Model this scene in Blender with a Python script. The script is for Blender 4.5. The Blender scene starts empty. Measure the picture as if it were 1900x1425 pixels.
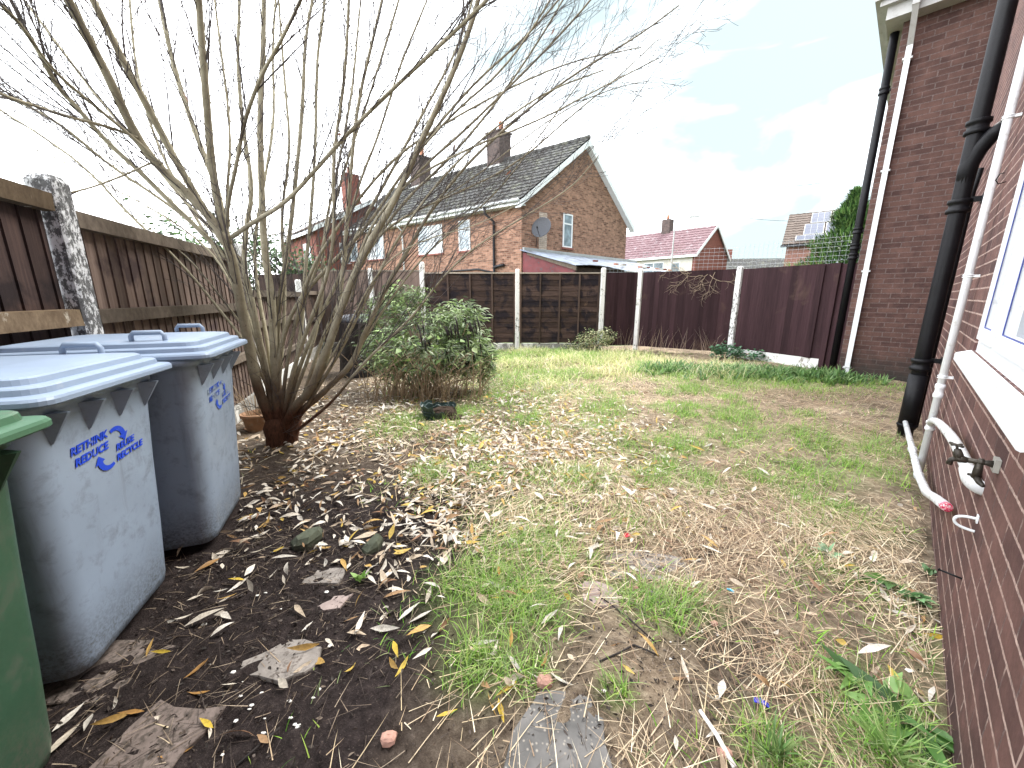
import bpy, math, random
import numpy as np
from mathutils import Vector, Matrix
random.seed(7); rng = np.random.default_rng(11)
SC = bpy.context.scene; COL = SC.collection
R = math.radians
# ------------------------------------------------------------------ camera
EYE = 1.3; PITCH = R(12.8); FPX = 714.0
cam = bpy.data.cameras.new('camera'); camo = bpy.data.objects.new('camera', cam); COL.objects.link(camo)
camo.location = (0, 0, EYE); camo.rotation_euler = (R(90)-PITCH, 0, 0)
cam.sensor_width = 36; cam.lens = 36*FPX/1900; cam.clip_start = 0.02; cam.clip_end = 600
SC.camera = camo
# ------------------------------------------------------------------ sky, sun, exposure
SUN_EL, SUN_AZ = R(54), R(52)
SKYTINT = (0.160, 0.198, 0.204, 1); CLOUD = (1.45, 1.47, 1.53, 1)
w = bpy.data.worlds.new('World'); SC.world = w; w.use_nodes = True
nt = w.node_tree; nt.nodes.clear(); NN = nt.nodes.new; L = nt.links.new
out = NN('ShaderNodeOutputWorld'); bg = NN('ShaderNodeBackground'); L(bg.outputs[0], out.inputs[0])
sky = NN('ShaderNodeTexSky'); sky.sky_type = 'NISHITA'; sky.sun_disc = False
sky.sun_elevation = SUN_EL; sky.sun_rotation = SUN_AZ; sky.air_density = 1; sky.dust_density = 2
sm = NN('ShaderNodeMix'); sm.data_type = 'RGBA'; sm.blend_type = 'MULTIPLY'; sm.inputs[0].default_value = 1
L(sky.outputs[0], sm.inputs[6]); sm.inputs[7].default_value = (0.12, 0.12, 0.12, 1)
tc = NN('ShaderNodeTexCoord'); mp = NN('ShaderNodeMapping'); mp.inputs['Scale'].default_value = (1.0, 1.0, 2.6)
mp.inputs['Rotation'].default_value = (0.0, 0.15, 0.4)
L(tc.outputs['Generated'], mp.inputs[0])
n1 = NN('ShaderNodeTexNoise'); n1.inputs['Scale'].default_value = 1.7; n1.inputs['Detail'].default_value = 7; n1.inputs['Roughness'].default_value = .48
n1.inputs['Distortion'].default_value = .4
L(mp.outputs[0], n1.inputs[0])
cr = NN('ShaderNodeValToRGB'); cr.color_ramp.elements[0].position = .40; cr.color_ramp.elements[1].position = .80
cr.color_ramp.elements[0].color = SKYTINT; cr.color_ramp.elements[1].color = CLOUD
# the clouds thin out towards the right of the yard
sx = NN('ShaderNodeSeparateXYZ'); L(tc.outputs['Generated'], sx.inputs[0])
ma = NN('ShaderNodeMath'); ma.operation = 'MULTIPLY_ADD'; L(sx.outputs[0], ma.inputs[0]); ma.inputs[1].default_value = -.30; L(n1.outputs[0], ma.inputs[2])
ad = NN('ShaderNodeMath'); ad.operation = 'ADD'; L(ma.outputs[0], ad.inputs[0]); ad.inputs[1].default_value = .02; L(ad.outputs[0], cr.inputs[0])
mx = NN('ShaderNodeMix'); mx.data_type = 'RGBA'; mx.inputs[0].default_value = .96
L(sm.outputs[2], mx.inputs[6]); L(cr.outputs[0], mx.inputs[7]); L(mx.outputs[2], bg.inputs[0])
bg.inputs[1].default_value = 1.0
sd = bpy.data.lights.new('sun', 'SUN'); sd.energy = 1.5; sd.angle = R(30); sd.color = (1, .97, .92)
so = bpy.data.objects.new('sun', sd); COL.objects.link(so)
so.rotation_euler = (R(90)-SUN_EL, 0, R(180)-SUN_AZ)  # azimuth clockwise from +Y
so.location = (0, 0, 20)
vs = SC.view_settings; vs.view_transform = 'Standard'; vs.look = 'None'; vs.exposure = 2.3; vs.gamma = 1
# ------------------------------------------------------------------ layout helpers (photo measurements -> metres)
def ray(px, py):
    a = (px-950)/FPX; b = -(py-712.5)/FPX
    return np.array([a, math.cos(PITCH)+b*math.sin(PITCH), -math.sin(PITCH)+b*math.cos(PITCH)])
def G(px, py, z=0.0):
    d = ray(px, py); return np.array([0, 0, EYE])+d*((z-EYE)/d[2])
def PL(px, py, p0, d):
    n = np.array([d[1], -d[0], 0]); r = ray(px, py)
    return np.array([0, 0, EYE])+r*(np.dot(np.array(p0, float)-[0, 0, EYE], n)/np.dot(r, n))
def AT(px, py, y):
    r = ray(px, py); return np.array([0, 0, EYE])+r*(y/r[1])
# ground relief
_k = [(random.uniform(1.2, 7), random.uniform(-7, 7), random.uniform(0, 6.3)) for _ in range(14)]
def hz(x, y):
    x = np.asarray(x, float); y = np.asarray(y, float)
    h = 0.07*np.exp(-((x-.9)**2/5+(y-8.0)**2/2.2)) + .05*np.exp(-((x+1.2)**2/1.2+(y-4.7)**2/.8)) + .05*np.exp(-((x-3.2)**2/2.5+(y-6.2)**2/.7))
    h = h + .035*np.exp(-((x+2.06)**2+(y-3.17)**2)/.12) + .05*np.exp(-((x+2.0)**2+(y-2.15)**2)/.25)
    for a, b, c in _k: h = h+.0042*np.sin(a*x+b*y+c)
    wl = np.clip(((x-2.17)*-.7033+(y-1.73)*.7108-.02)/.25, 0, 1)
    return h*wl-.015*(1-wl)
# ------------------------------------------------------------------ materials
def mat(name, rough=.8, spec=.3, metal=0.0):
    m = bpy.data.materials.new(name); m.use_nodes = True
    t = m.node_tree; b = t.nodes['Principled BSDF']
    b.inputs['Roughness'].default_value = rough; b.inputs['Specular IOR Level'].default_value = spec; b.inputs['Metallic'].default_value = metal
    return m, t, b
class NT:
    """small node-graph helper"""
    def __init__(s, t): s.t = t
    def n(s, kind, **kw):
        o = s.t.nodes.new('ShaderNode'+kind)
        for k, v in kw.items(): setattr(o, k, v)
        return o
    def link(s, a, b): s.t.links.new(a, b)
    def put(s, sock, v):
        if hasattr(v, 'node'): s.link(v, sock)
        else:
            if isinstance(v, tuple) and len(v) == 3 and sock.type == 'RGBA': v = (*v, 1)
            sock.default_value = v
    def coord(s, kind='Object', scale=None):
        c = s.n('TexCoord').outputs[kind]
        if scale is None: return c
        m = s.n('Mapping'); m.inputs['Scale'].default_value = scale; s.link(c, m.inputs[0]); return m.outputs[0]
    def noise(s, vec, scale, detail=4, rough=.55, dist=0):
        o = s.n('TexNoise'); s.link(vec, o.inputs['Vector']); o.inputs['Scale'].default_value = scale
        o.inputs['Detail'].default_value = detail; o.inputs['Roughness'].default_value = rough; o.inputs['Distortion'].default_value = dist
        return o.outputs[0]
    def ramp(s, f, *st):
        o = s.n('ValToRGB'); e = o.color_ramp.elements
        while len(e) < len(st): e.new(.5)
        for i, (p, c) in enumerate(st):
            e[i].position = p; e[i].color = (*c, 1) if isinstance(c, tuple) else (c, c, c, 1)
        s.link(f, o.inputs[0]); return o.outputs[0]
    def mix(s, f, a, b, mode='MIX'):
        o = s.n('Mix', data_type='RGBA', blend_type=mode); s.put(o.inputs[0], f); s.put(o.inputs[6], a); s.put(o.inputs[7], b); return o.outputs[2]
    def math(s, op, a, b=0.0):
        o = s.n('Math', operation=op); s.put(o.inputs[0], a); s.put(o.inputs[1], b); return o.outputs[0]
    def attr(s, name): return s.n('Attribute', attribute_name=name)
    def bump(s, b, h, strength=.4, dist=.01):
        o = s.n('Bump'); o.inputs['Strength'].default_value = strength; o.inputs['Distance'].default_value = dist
        s.link(h, o.inputs['Height']); s.link(o.outputs[0], b.inputs['Normal'])
def simple(name, col, rough=.6, var=.25, scale=8, bump=0.0, spec=.3, metal=0.0, dirt=None, bscale=60):
    m, t, b = mat(name, rough, spec, metal); k = NT(t); v = k.coord()
    f = k.noise(v, scale, 5)
    lo = tuple(max(0, c*(1-var)) for c in col); hi = tuple(min(1, c*(1+var)) for c in col)
    c = k.ramp(f, (.3, lo), (.7, hi))
    if dirt:
        g = k.noise(v, scale*2.3, 7, .65); c = k.mix(k.ramp(g, (dirt[1], 0.0), (dirt[1]+.12, dirt[2])), c, dirt[0])
    k.link(c, b.inputs['Base Color'])
    if bump: k.bump(b, k.noise(v, bscale, 5), bump, .004)
    return m
def wood(name, c1, c2, stripe=(1, 1, .06), blotch=None, bump=.5, sc=14, varamt=.35, pale=None):
    """weathered boards: grain along one axis, each board its own tone"""
    m, t, b = mat(name, .85, .15); k = NT(t)
    v = k.coord('Object', stripe)
    va = k.attr('var').outputs['Fac']
    cmb = k.n('CombineXYZ'); k.link(va, cmb.inputs[0]); k.link(va, cmb.inputs[1]); k.link(k.math('MULTIPLY', va, 7.0), cmb.inputs[2])
    add = k.n('VectorMath', operation='ADD'); k.link(v, add.inputs[0]); k.link(cmb.outputs[0], add.inputs[1]); v2 = add.outputs[0]
    g = k.noise(v2, sc*3, 6, .7); g2 = k.noise(v2, sc*.5, 4)
    c = k.mix(k.ramp(g, (.3, 0.0), (.72, 1.0)), c1, c2)
    c = k.mix(k.math('MULTIPLY', k.ramp(g2, (.35, 0.0), (.75, 1.0)), .5), c, tuple(x*.45 for x in c1))
    br = k.math('ADD', k.math('MULTIPLY', va, 2*varamt), 1-varamt)
    c = k.mix(1.0, c, br, 'MULTIPLY')
    if blotch:
        n = k.noise(k.coord('Object'), blotch[1], 6, .6, .3); c = k.mix(k.ramp(n, (blotch[2], 0.0), (blotch[2]+.1, blotch[3])), c, blotch[0])
    if pale:
        n = k.noise(k.coord('Object', (1, 1, .5)), pale[1], 6, .7); c = k.mix(k.ramp(n, (pale[2], 0.0), (pale[2]+.08, .8)), c, pale[0])
    k.link(c, b.inputs['Base Color']); k.bump(b, g, bump, .004)
    return m
def brick(name, c1, c2, mortar, bw=.225, bh=.075, ms=.009, stain=None, bump=.7, bed=None, pale=None):
    m, t, b = mat(name, .9, .2); k = NT(t); uv = k.coord('UV')
    d = k.n('VectorMath', operation='SCALE'); nz = k.n('TexNoise'); nz.inputs['Scale'].default_value = 35; k.link(uv, nz.inputs['Vector'])
    sb = k.n('VectorMath', operation='SUBTRACT'); k.link(nz.outputs['Color'], sb.inputs[0]); sb.inputs[1].default_value = (.5, .5, .5)
    k.link(sb.outputs[0], d.inputs[0]); d.inputs['Scale'].default_value = .008
    ad = k.n('VectorMath', operation='ADD'); k.link(uv, ad.inputs[0]); k.link(d.outputs[0], ad.inputs[1])
    o = k.n('TexBrick'); k.link(ad.outputs[0], o.inputs['Vector']); o.inputs['Scale'].default_value = 1
    o.inputs['Brick Width'].default_value = bw; o.inputs['Row Height'].default_value = bh; o.inputs['Mortar Size'].default_value = ms; o.inputs['Mortar Smooth'].default_value = .15
    o.inputs['Bias'].default_value = 0
    o.inputs['Color1'].default_value = (*c1, 1); o.inputs['Color2'].default_value = (*c2, 1)
    n = k.noise(uv, 7, 6, .65); n2 = k.noise(uv, 60, 5, .7)
    mc = k.mix(k.ramp(n2, (.35, 0.0), (.7, 1.0)), mortar, tuple(x*.45 for x in mortar))
    if bed:  # bed joints keep their pale mortar, upright joints are raked back and dark
        sy = k.n('SeparateXYZ'); k.link(ad.outputs[0], sy.inputs[0]); fr = k.math('FRACT', k.math('ADD', k.math('DIVIDE', sy.outputs[1], bh), .5)); dd = k.math('ABSOLUTE', k.math('SUBTRACT', fr, .5))
        bn_ = k.noise(uv, 9, 5, .7); mc = k.mix(k.ramp(bn_, (.50, 0.0), (.60, .8)), mc, bed); mc = k.mix(k.math('MULTIPLY', k.math('LESS_THAN', dd, ms*1.15/bh), k.ramp(bn_, (.30, .25), (.5, 1.0))), mc, k.mix(k.ramp(n2, (.4, 0.0), (.75, 1.0)), bed, tuple(x*.55 for x in bed)))
    k.link(mc, o.inputs['Mortar'])
    c = k.mix(k.ramp(n2, (.3, .0), (.8, .5)), o.outputs[0], tuple(x*.5 for x in c1))
    c = k.mix(k.ramp(n, (.45, .0), (.75, .45)), c, tuple(min(1, x*1.5) for x in c2))
    if pale: c = k.mix(k.ramp(k.noise(uv, pale[1], 6, .7), (pale[2], 0.0), (pale[2]+.1, pale[3])), c, pale[0])
    if stain:  # damp, algae-stained courses near the ground and blotches of soot
        sx = k.n('SeparateXYZ'); k.link(uv, sx.inputs[0])
        e = k.math('ADD', sx.outputs[1], k.math('MULTIPLY', n, .5))
        c = k.mix(k.ramp(e, (stain[1]-.25, stain[2]), (stain[1]+.2, 0.0)), c, stain[0])
    k.link(c, b.inputs['Base Color'])
    h = k.math('ADD', k.math('MULTIPLY', o.outputs['Fac'], -1.0), k.math('MULTIPLY', n2, .35))
    k.bump(b, h, bump, .006)
    return m
def colattr(name, rough=.7, spec=.25, trans=.0, noise=0.0):
    m, t, b = mat(name, rough, spec); k = NT(t); c = k.attr('Col').outputs['Color']
    if noise:
        f = k.noise(k.coord(), 120, 4); c = k.mix(k.ramp(f, (.35, noise), (.7, 0.0)), c, (.05, .035, .02))
    k.link(c, b.inputs['Base Color'])
    if trans:
        tr = k.n('BsdfTranslucent'); k.link(c, tr.inputs[0]); ms = k.n('MixShader'); ms.inputs[0].default_value = trans
        o = t.nodes['Material Output']; k.link(b.outputs[0], ms.inputs[1]); k.link(tr.outputs[0], ms.inputs[2]); k.link(ms.outputs[0], o.inputs[0])
    return m
def glass(name, col=(.05, .06, .07), rough=.04):
    m, t, b = mat(name, rough, .9); k = NT(t); f = k.noise(k.coord(), 3, 3)
    k.link(k.ramp(f, (.35, tuple(x*.6 for x in col)), (.7, tuple(x*1.5 for x in col))), b.inputs['Base Color']); return m
def painted_concrete(name, under, paint, thr, scale=22, z=(1, 1, .55)):
    m, t, b = mat(name, .9, .2); k = NT(t); v = k.coord('Object', z)
    n = k.noise(v, scale, 8, .75, .2); n2 = k.noise(k.coord(), 60, 5, .6); n3 = k.noise(k.coord(), 2.2, 3)
    u = k.mix(k.ramp(n2, (.3, .0), (.7, 1.0)), tuple(x*.6 for x in under), tuple(min(1, x*1.3) for x in under))
    f = k.ramp(k.math('ADD', n, k.math('MULTIPLY', k.math('SUBTRACT', n3, .5), .45)), (thr-.025, 0.0), (thr+.025, 1.0))
    c = k.mix(f, u, k.mix(k.ramp(n2, (.3, 0.0), (.7, 1.0)), tuple(x*.82 for x in paint), paint)); k.link(c, b.inputs['Base Color'])
    k.bump(b, k.math('ADD', k.math('MULTIPLY', f, .5), k.math('MULTIPLY', n2, .6)), .6, .004); return m
# ------------------------------------------------------------------ mesh building
class MB:
    def __init__(s): s.v = []; s.f = []; s.a = []; s.sm = []; s.xf = None
    def add(s, vs, fs, var=None, smooth=False):
        if var is None: var = random.random()
        o = len(s.v)
        for p in vs:
            p = np.array(p, float)
            if s.xf is not None: p = s.xf(p)
            s.v.append(tuple(p))
        s.a += [var]*len(vs)
        for f in fs: s.f.append(tuple(i+o for i in f)); s.sm.append(smooth)
        return s
    def hexa(s, c, var=None): # 8 corners: bottom ring then top ring
        return s.add(c, [(3, 2, 1, 0), (4, 5, 6, 7), (0, 1, 5, 4), (1, 2, 6, 5), (2, 3, 7, 6), (3, 0, 4, 7)], var)
    def box(s, lo, hi, var=None, jit=0.0):
        (a, b, c), (d, e, f) = lo, hi
        cs = [(a, b, c), (d, b, c), (d, e, c), (a, e, c), (a, b, f), (d, b, f), (d, e, f), (a, e, f)]
        if jit: cs = [tuple(q+random.uniform(-jit, jit) for q in p) for p in cs]
        return s.hexa(cs, var)
    def fbox(s, F, lo, hi, var=None, jit=0.0): # box in a frame F=(O,U,N): u along, n out, z up
        (a, b, c), (d, e, f) = lo, hi
        cs = [(a, b, c), (d, b, c), (d, e, c), (a, e, c), (a, b, f), (d, b, f), (d, e, f), (a, e, f)]
        if jit: cs = [tuple(q+random.uniform(-jit, jit) for q in p) for p in cs]
        return s.hexa([FP(F, *p) for p in cs], var)
    def tube(s, pts, rad, n=8, var=None, cap=True, smooth=True):
        pts = [np.array(p, float) for p in pts]
        if not hasattr(rad, '__len__'): rad = [rad]*len(pts)
        vs = []; up = None
        for i, p in enumerate(pts):
            t = pts[min(i+1, len(pts)-1)]-pts[max(i-1, 0)]; t = t/(np.linalg.norm(t)+1e-9)
            if up is None: up = np.cross(t, [0, 0, 1] if abs(t[2]) < .9 else [1, 0, 0])
            up = up-t*np.dot(up, t); up /= np.linalg.norm(up)+1e-9; r = np.cross(t, up)
            for k in range(n):
                a = 2*math.pi*k/n; vs.append(p+rad[i]*(math.cos(a)*up+math.sin(a)*r))
        fs = []
        for i in range(len(pts)-1):
            for k in range(n):
                a, b = i*n+k, i*n+(k+1) % n; fs.append((a, b, b+n, a+n))
        if cap: fs.append(tuple(range(n))[::-1]); fs.append(tuple((len(pts)-1)*n+k for k in range(n)))
        return s.add(vs, fs, var, smooth)
    def loft(s, rings, cap=True, var=None, smooth=False):
        n = len(rings[0]); vs = [p for r in rings for p in r]; fs = []
        for i in range(len(rings)-1):
            for k in range(n):
                a, b = i*n+k, i*n+(k+1) % n; fs.append((a, b, b+n, a+n))
        if cap: fs.append(tuple(range(n))[::-1]); fs.append(tuple((len(rings)-1)*n+k for k in range(n)))
        return s.add(vs, fs, var, smooth)
    def lathe(s, prof, n=20, c=(0, 0, 0), var=None, cap=True):
        return s.loft([[(c[0]+r*math.cos(2*math.pi*k/n), c[1]+r*math.sin(2*math.pi*k/n), c[2]+z) for k in range(n)] for r, z in prof], cap, var, True)
    def rock(s, c, sx, sy, sz, seed, n=9):
        q = np.random.default_rng(seed); vs = []
        m = 6; rings = []
        for i in range(m+1):
            th = math.pi*(i+.001)/(m+.002); rings.append([])
            for k in range(n):
                a = 2*math.pi*k/n; d = 1+q.uniform(-.22, .22)
                x, y, z = math.sin(th)*math.cos(a)*d, math.sin(th)*math.sin(a)*d, -math.cos(th)*(1+q.uniform(-.1, .1))
                f = lambda t: math.copysign(abs(t)**.75, t)
                rings[-1].append((c[0]+sx*f(x), c[1]+sy*f(y), c[2]+sz*f(z)))
        return s.loft(rings)
def FP(F, u, n, z): return F[0]+F[1]*u+F[2]*n+np.array([0, 0, z])
def mesh_of(mb, name, m, base=(0, 0, 0)):
    me = bpy.data.meshes.new(name)
    V = np.array(mb.v, float); uvs = []
    for f in mb.f:
        P = V[list(f)]; nrm = np.zeros(3)
        for i in range(len(f)): nrm += np.cross(P[i]-P[0], P[(i+1) % len(f)]-P[0])
        nrm /= np.linalg.norm(nrm)+1e-12
        if abs(nrm[2]) > .97: t = np.array([1., 0, 0]); b = np.array([0, 1., 0])
        else:
            t = np.cross([0, 0, 1.], nrm); t /= np.linalg.norm(t)+1e-12; b = np.cross(nrm, t)
        uvs.append(np.stack([P@t, P@b], 1))
    me.from_pydata([tuple(p) for p in V-np.array(base, float)], [], mb.f)
    uv = me.uv_layers.new(name='UVMap'); uv.data.foreach_set('uv', np.concatenate(uvs).ravel().astype(np.float32))
    at = me.attributes.new('var', 'FLOAT', 'POINT'); at.data.foreach_set('value', np.array(mb.a, np.float32))
    me.polygons.foreach_set('use_smooth', np.array(mb.sm, bool))
    if m: me.materials.append(m)
    me.update(); return me
def smooth_path(P, it=2):
    P = [np.array(p, float) for p in P]
    for _ in range(it):
        Q = [P[0]]
        for a, b in zip(P[:-1], P[1:]): Q += [a*.75+b*.25, a*.25+b*.75]
        P = Q+[P[-1]]
    return P
# ------------------------------------------------------------------ objects
BASE = {}
def tag(o, label, cat, group=None, kind=None):
    if label: o['label'] = label
    if cat: o['category'] = cat
    if group: o['group'] = group
    if kind: o['kind'] = kind
    return o
def thing(name, label, cat, loc=(0, 0, 0), group=None, rotz=0.0):
    o = bpy.data.objects.new(name, None); COL.objects.link(o); o.location = tuple(float(c) for c in loc); o.rotation_euler = (0, 0, rotz)
    o.empty_display_size = .1; BASE[o] = np.array(loc, float) if not rotz else np.zeros(3)
    return tag(o, label, cat, group)
def part(name, mb, m, parent, label=None):
    """mesh child; vertices of mb are in world metres (or local when the thing is rotated)"""
    b = BASE.get(parent, np.zeros(3)); o = bpy.data.objects.new(name, mesh_of(mb, name, m, b)); COL.objects.link(o); o.parent = parent; BASE[o] = b
    if label: o['label'] = label
    return o
def solo(name, mb, m, label, cat, loc=(0, 0, 0), group=None, kind=None):
    o = bpy.data.objects.new(name, mesh_of(mb, name, m, loc)); COL.objects.link(o); o.location = tuple(float(c) for c in loc); BASE[o] = np.array(loc, float)
    return tag(o, label, cat, group, kind)
def copy_tree(o, parent=None):
    c = o.copy(); COL.objects.link(c)
    if parent: c.parent = parent
    for ch in list(o.children): copy_tree(ch, c)
    return c
def struct(name, mb, m): return solo(name, mb, m, None, None, kind='structure')
def raw_mesh(name, V, faces_n, loops, C, m, base=(0, 0, 0), smooth=True):
    me = bpy.data.meshes.new(name); me.vertices.add(len(V)); me.vertices.foreach_set('co', (V-np.array(base)).astype(np.float32).ravel())
    me.loops.add(len(loops)); me.loops.foreach_set('vertex_index', loops.astype(np.int32))
    me.polygons.add(len(faces_n)); st = np.concatenate([[0], np.cumsum(faces_n)[:-1]]); me.polygons.foreach_set('loop_start', st.astype(np.int32))
    me.polygons.foreach_set('use_smooth', np.full(len(faces_n), smooth))
    a = me.attributes.new('Col', 'FLOAT_COLOR', 'POINT'); a.data.foreach_set('color', np.c_[C, np.ones(len(C))].astype(np.float32).ravel())
    me.materials.append(m); me.update(calc_edges=True); me.validate(); return me
def blades(P, az, length, width, elev, bend, C, segs=3, tipc=None):
    """many tapered bent strips -> (V, face sizes, loops, colours)"""
    n = len(P); H = np.stack([np.cos(az), np.sin(az), 0*az], 1); S = np.stack([-np.sin(az), np.cos(az), 0*az], 1)
    p = P.copy(); rows = []; cols = []
    for k in range(segs+1):
        t = k/segs; wd = (width*(1-t)**.6)[:, None]*.5
        cc = C if tipc is None else C*(1-t)+tipc*t
        if k < segs: rows += [p-S*wd, p+S*wd]; cols += [cc, cc]
        else: rows += [p]; cols += [cc]
        e = elev-bend*t; st = (length/segs)[:, None]
        p = p+st*(H*np.cos(e)[:, None]+np.array([0, 0, 1.])*np.sin(e)[:, None])
    nv = 2*segs+1; V = np.stack(rows, 1).reshape(-1, 3); CC = np.stack(cols, 1).reshape(-1, 3)
    lp = []; fn = []
    for k in range(segs-1): lp += [2*k, 2*k+1, 2*k+3, 2*k+2]; fn.append(4)
    lp += [2*segs-2, 2*segs-1, 2*segs]; fn.append(3)
    loops = (np.arange(n)[:, None]*nv+np.array(lp)[None]).ravel(); return V, np.tile(fn, n), loops, CC
def leaves(P, az, length, width, tilt, roll, curl, C, fold=.25, C2=None):
    """many folded, curled lance-shaped leaves"""
    n = len(P); prof = [.0, .62, 1.0, .78, .42, .0]; K = len(prof)-1
    H = np.stack([np.cos(az), np.sin(az), 0*az], 1); S0 = np.stack([-np.sin(az), np.cos(az), 0*az], 1); Z = np.array([0, 0, 1.])
    S = S0*np.cos(roll)[:, None]+Z*np.sin(roll)[:, None]; Nn = -S0*np.sin(roll)[:, None]+Z*np.cos(roll)[:, None]
    p = P.copy(); rows = []; cols = []
    for k in range(K+1):
        wd = (width*prof[k]*.5)[:, None]
        cc = C if C2 is None else (C*(1-k/K)+C2*k/K)
        if 0 < k < K:
            rows += [p-S*wd+Nn*wd*fold, p, p+S*wd+Nn*wd*fold]; cols += [cc, cc*.9, cc]
        else: rows += [p]; cols += [cc]
        e = tilt+curl*(k/K-.5); p = p+(length/K)[:, None]*(H*np.cos(e)[:, None]+Nn*np.sin(e)[:, None])
    nv = 2+3*(K-1); V = np.stack(rows, 1).reshape(-1, 3); CC = np.stack(cols, 1).reshape(-1, 3); lp = [0, 2, 1, 0, 3, 2]; fn = [3, 3]
    for k in range(K-2):
        a = 1+3*k; lp += [a, a+1, a+4, a+3, a+1, a+2, a+5, a+4]; fn += [4, 4]
    a = 1+3*(K-2); lp += [a, a+1, nv-1, a+1, a+2, nv-1]; fn += [3, 3]
    return V, np.tile(fn, n), (np.arange(n)[:, None]*nv+np.array(lp)[None]).ravel(), CC
def join(gs):
    off = 0; Vs, Fs, Ls, Cs = [], [], [], []
    for V, F, Lp, C in gs: Vs.append(V); Fs.append(F); Ls.append(Lp+off); Cs.append(C); off += len(V)
    return np.concatenate(Vs), np.concatenate(Fs), np.concatenate(Ls), np.concatenate(Cs)
def scatter(name, gs, m, label=None, cat=None, kind='stuff', base=(0, 0, 0), parent=None, group=None):
    V, F, Lp, C = join(gs) if isinstance(gs, list) else gs
    b = BASE[parent] if parent else np.array(base, float)
    o = bpy.data.objects.new(name, raw_mesh(name, V, F, Lp, C, m, b)); COL.objects.link(o)
    if parent: o.parent = parent
    else: o.location = tuple(float(c) for c in b)
    BASE[o] = b
    return tag(o, label, cat, group, kind)
def jit(col, n, amt=.2):
    c = np.array(col)[None]*(1+rng.uniform(-amt, amt, (n, 1)))*(1+rng.uniform(-amt*.35, amt*.35, (n, 3))); return np.clip(c, 0, 1)
def pick(cols, n, amt=.2, p=None):
    i = rng.choice(len(cols), n, p=p); c = np.array(cols)[i]; return np.clip(c*(1+rng.uniform(-amt, amt, (n, 1))), 0, 1)
# ================================================================== GROUND
def ground():
    m, t, b = mat('soil', .95, .15); k = NT(t); v = k.coord()
    n = k.noise(v, 3, 7, .65); n2 = k.noise(v, 26, 7, .7); n3 = k.noise(v, 140, 5, .7)
    zc = k.attr('Col').outputs['Color']; sp = k.n('SeparateColor'); k.link(zc, sp.inputs[0])
    soil = k.ramp(n2, (.28, (.009, .0063, .006)), (.55, (.031, .023, .022)), (.78, (.080, .062, .057)))
    soil = k.mix(k.ramp(n3, (.58, 0.0), (.70, .55)), soil, (.17, .13, .11))
    straw = k.ramp(n2, (.25, (.13, .09, .062)), (.5, (.32, .245, .17)), (.75, (.56, .46, .33)))
    moss = k.ramp(n2, (.25, (.06, .085, .025)), (.55, (.17, .25, .065)), (.8, (.36, .42, .15)))
    sf = k.math('MULTIPLY', sp.outputs[0], k.ramp(n, (.35, .35), (.6, 1.0)))
    gf = k.math('MULTIPLY', sp.outputs[1], k.ramp(n, (.30, 1.0), (.65, .45)))
    c = k.mix(gf, k.mix(sf, soil, straw), moss); k.link(c, b.inputs['Base Color'])
    k.bump(b, k.math('ADD', n2, k.math('MULTIPLY', n3, .5)), .9, .02)
    xs = np.concatenate([np.arange(-6, -2.6, .08), np.arange(-2.6, 2.6, .028), np.arange(2.6, 7.2, .07)])
    ys = np.concatenate([np.arange(-.6, .4, .08), np.arange(.4, 3.4, .028), np.arange(3.4, 10.6, .07)])
    X, Y = np.meshgrid(xs, ys, indexing='ij'); Z = hz(X, Y); q = np.random.default_rng(3)
    rough = q.normal(0, 1, X.shape); r2 = (rough+np.roll(rough, 1, 0)+np.roll(rough, 1, 1)+np.roll(np.roll(rough, 1, 0), 1, 1))/2
    Z = Z+.0045*r2+.002*rough
    edge = (X < -5.8) | (X > 7.0) | (Y < -.5) | (Y > 10.4); Z[edge] = -.06
    nx, ny = X.shape; V = np.stack([X, Y, Z], -1).reshape(-1, 3)
    I = (np.arange(nx-1)[:, None]*ny+np.arange(ny-1)[None]).ravel(); lp = np.stack([I, I+ny, I+ny+1, I+1], 1).ravel()
    x, y = V[:, 0], V[:, 1]
    st = np.clip((x+.35-.15*(y-1.5))/.7, 0, 1)*.8+np.clip((y-2.2)/1.2, 0, 1)*.45
    gr = greenness(x, y); C = np.stack([np.clip(st, 0, 1), np.clip(gr, 0, 1), 0*x], 1)
    o = bpy.data.objects.new('ground', raw_mesh('ground', V, np.full(len(I), 4), lp, C, m)); COL.objects.link(o); tag(o, None, None, None, 'structure')
    f = MB(); f.box((-220, -40, -.4), (220, 260, -.075)); m2 = simple('far_grass', (.09, .12, .05), .95, .4, .8); struct('terrain', f, m2)
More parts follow.
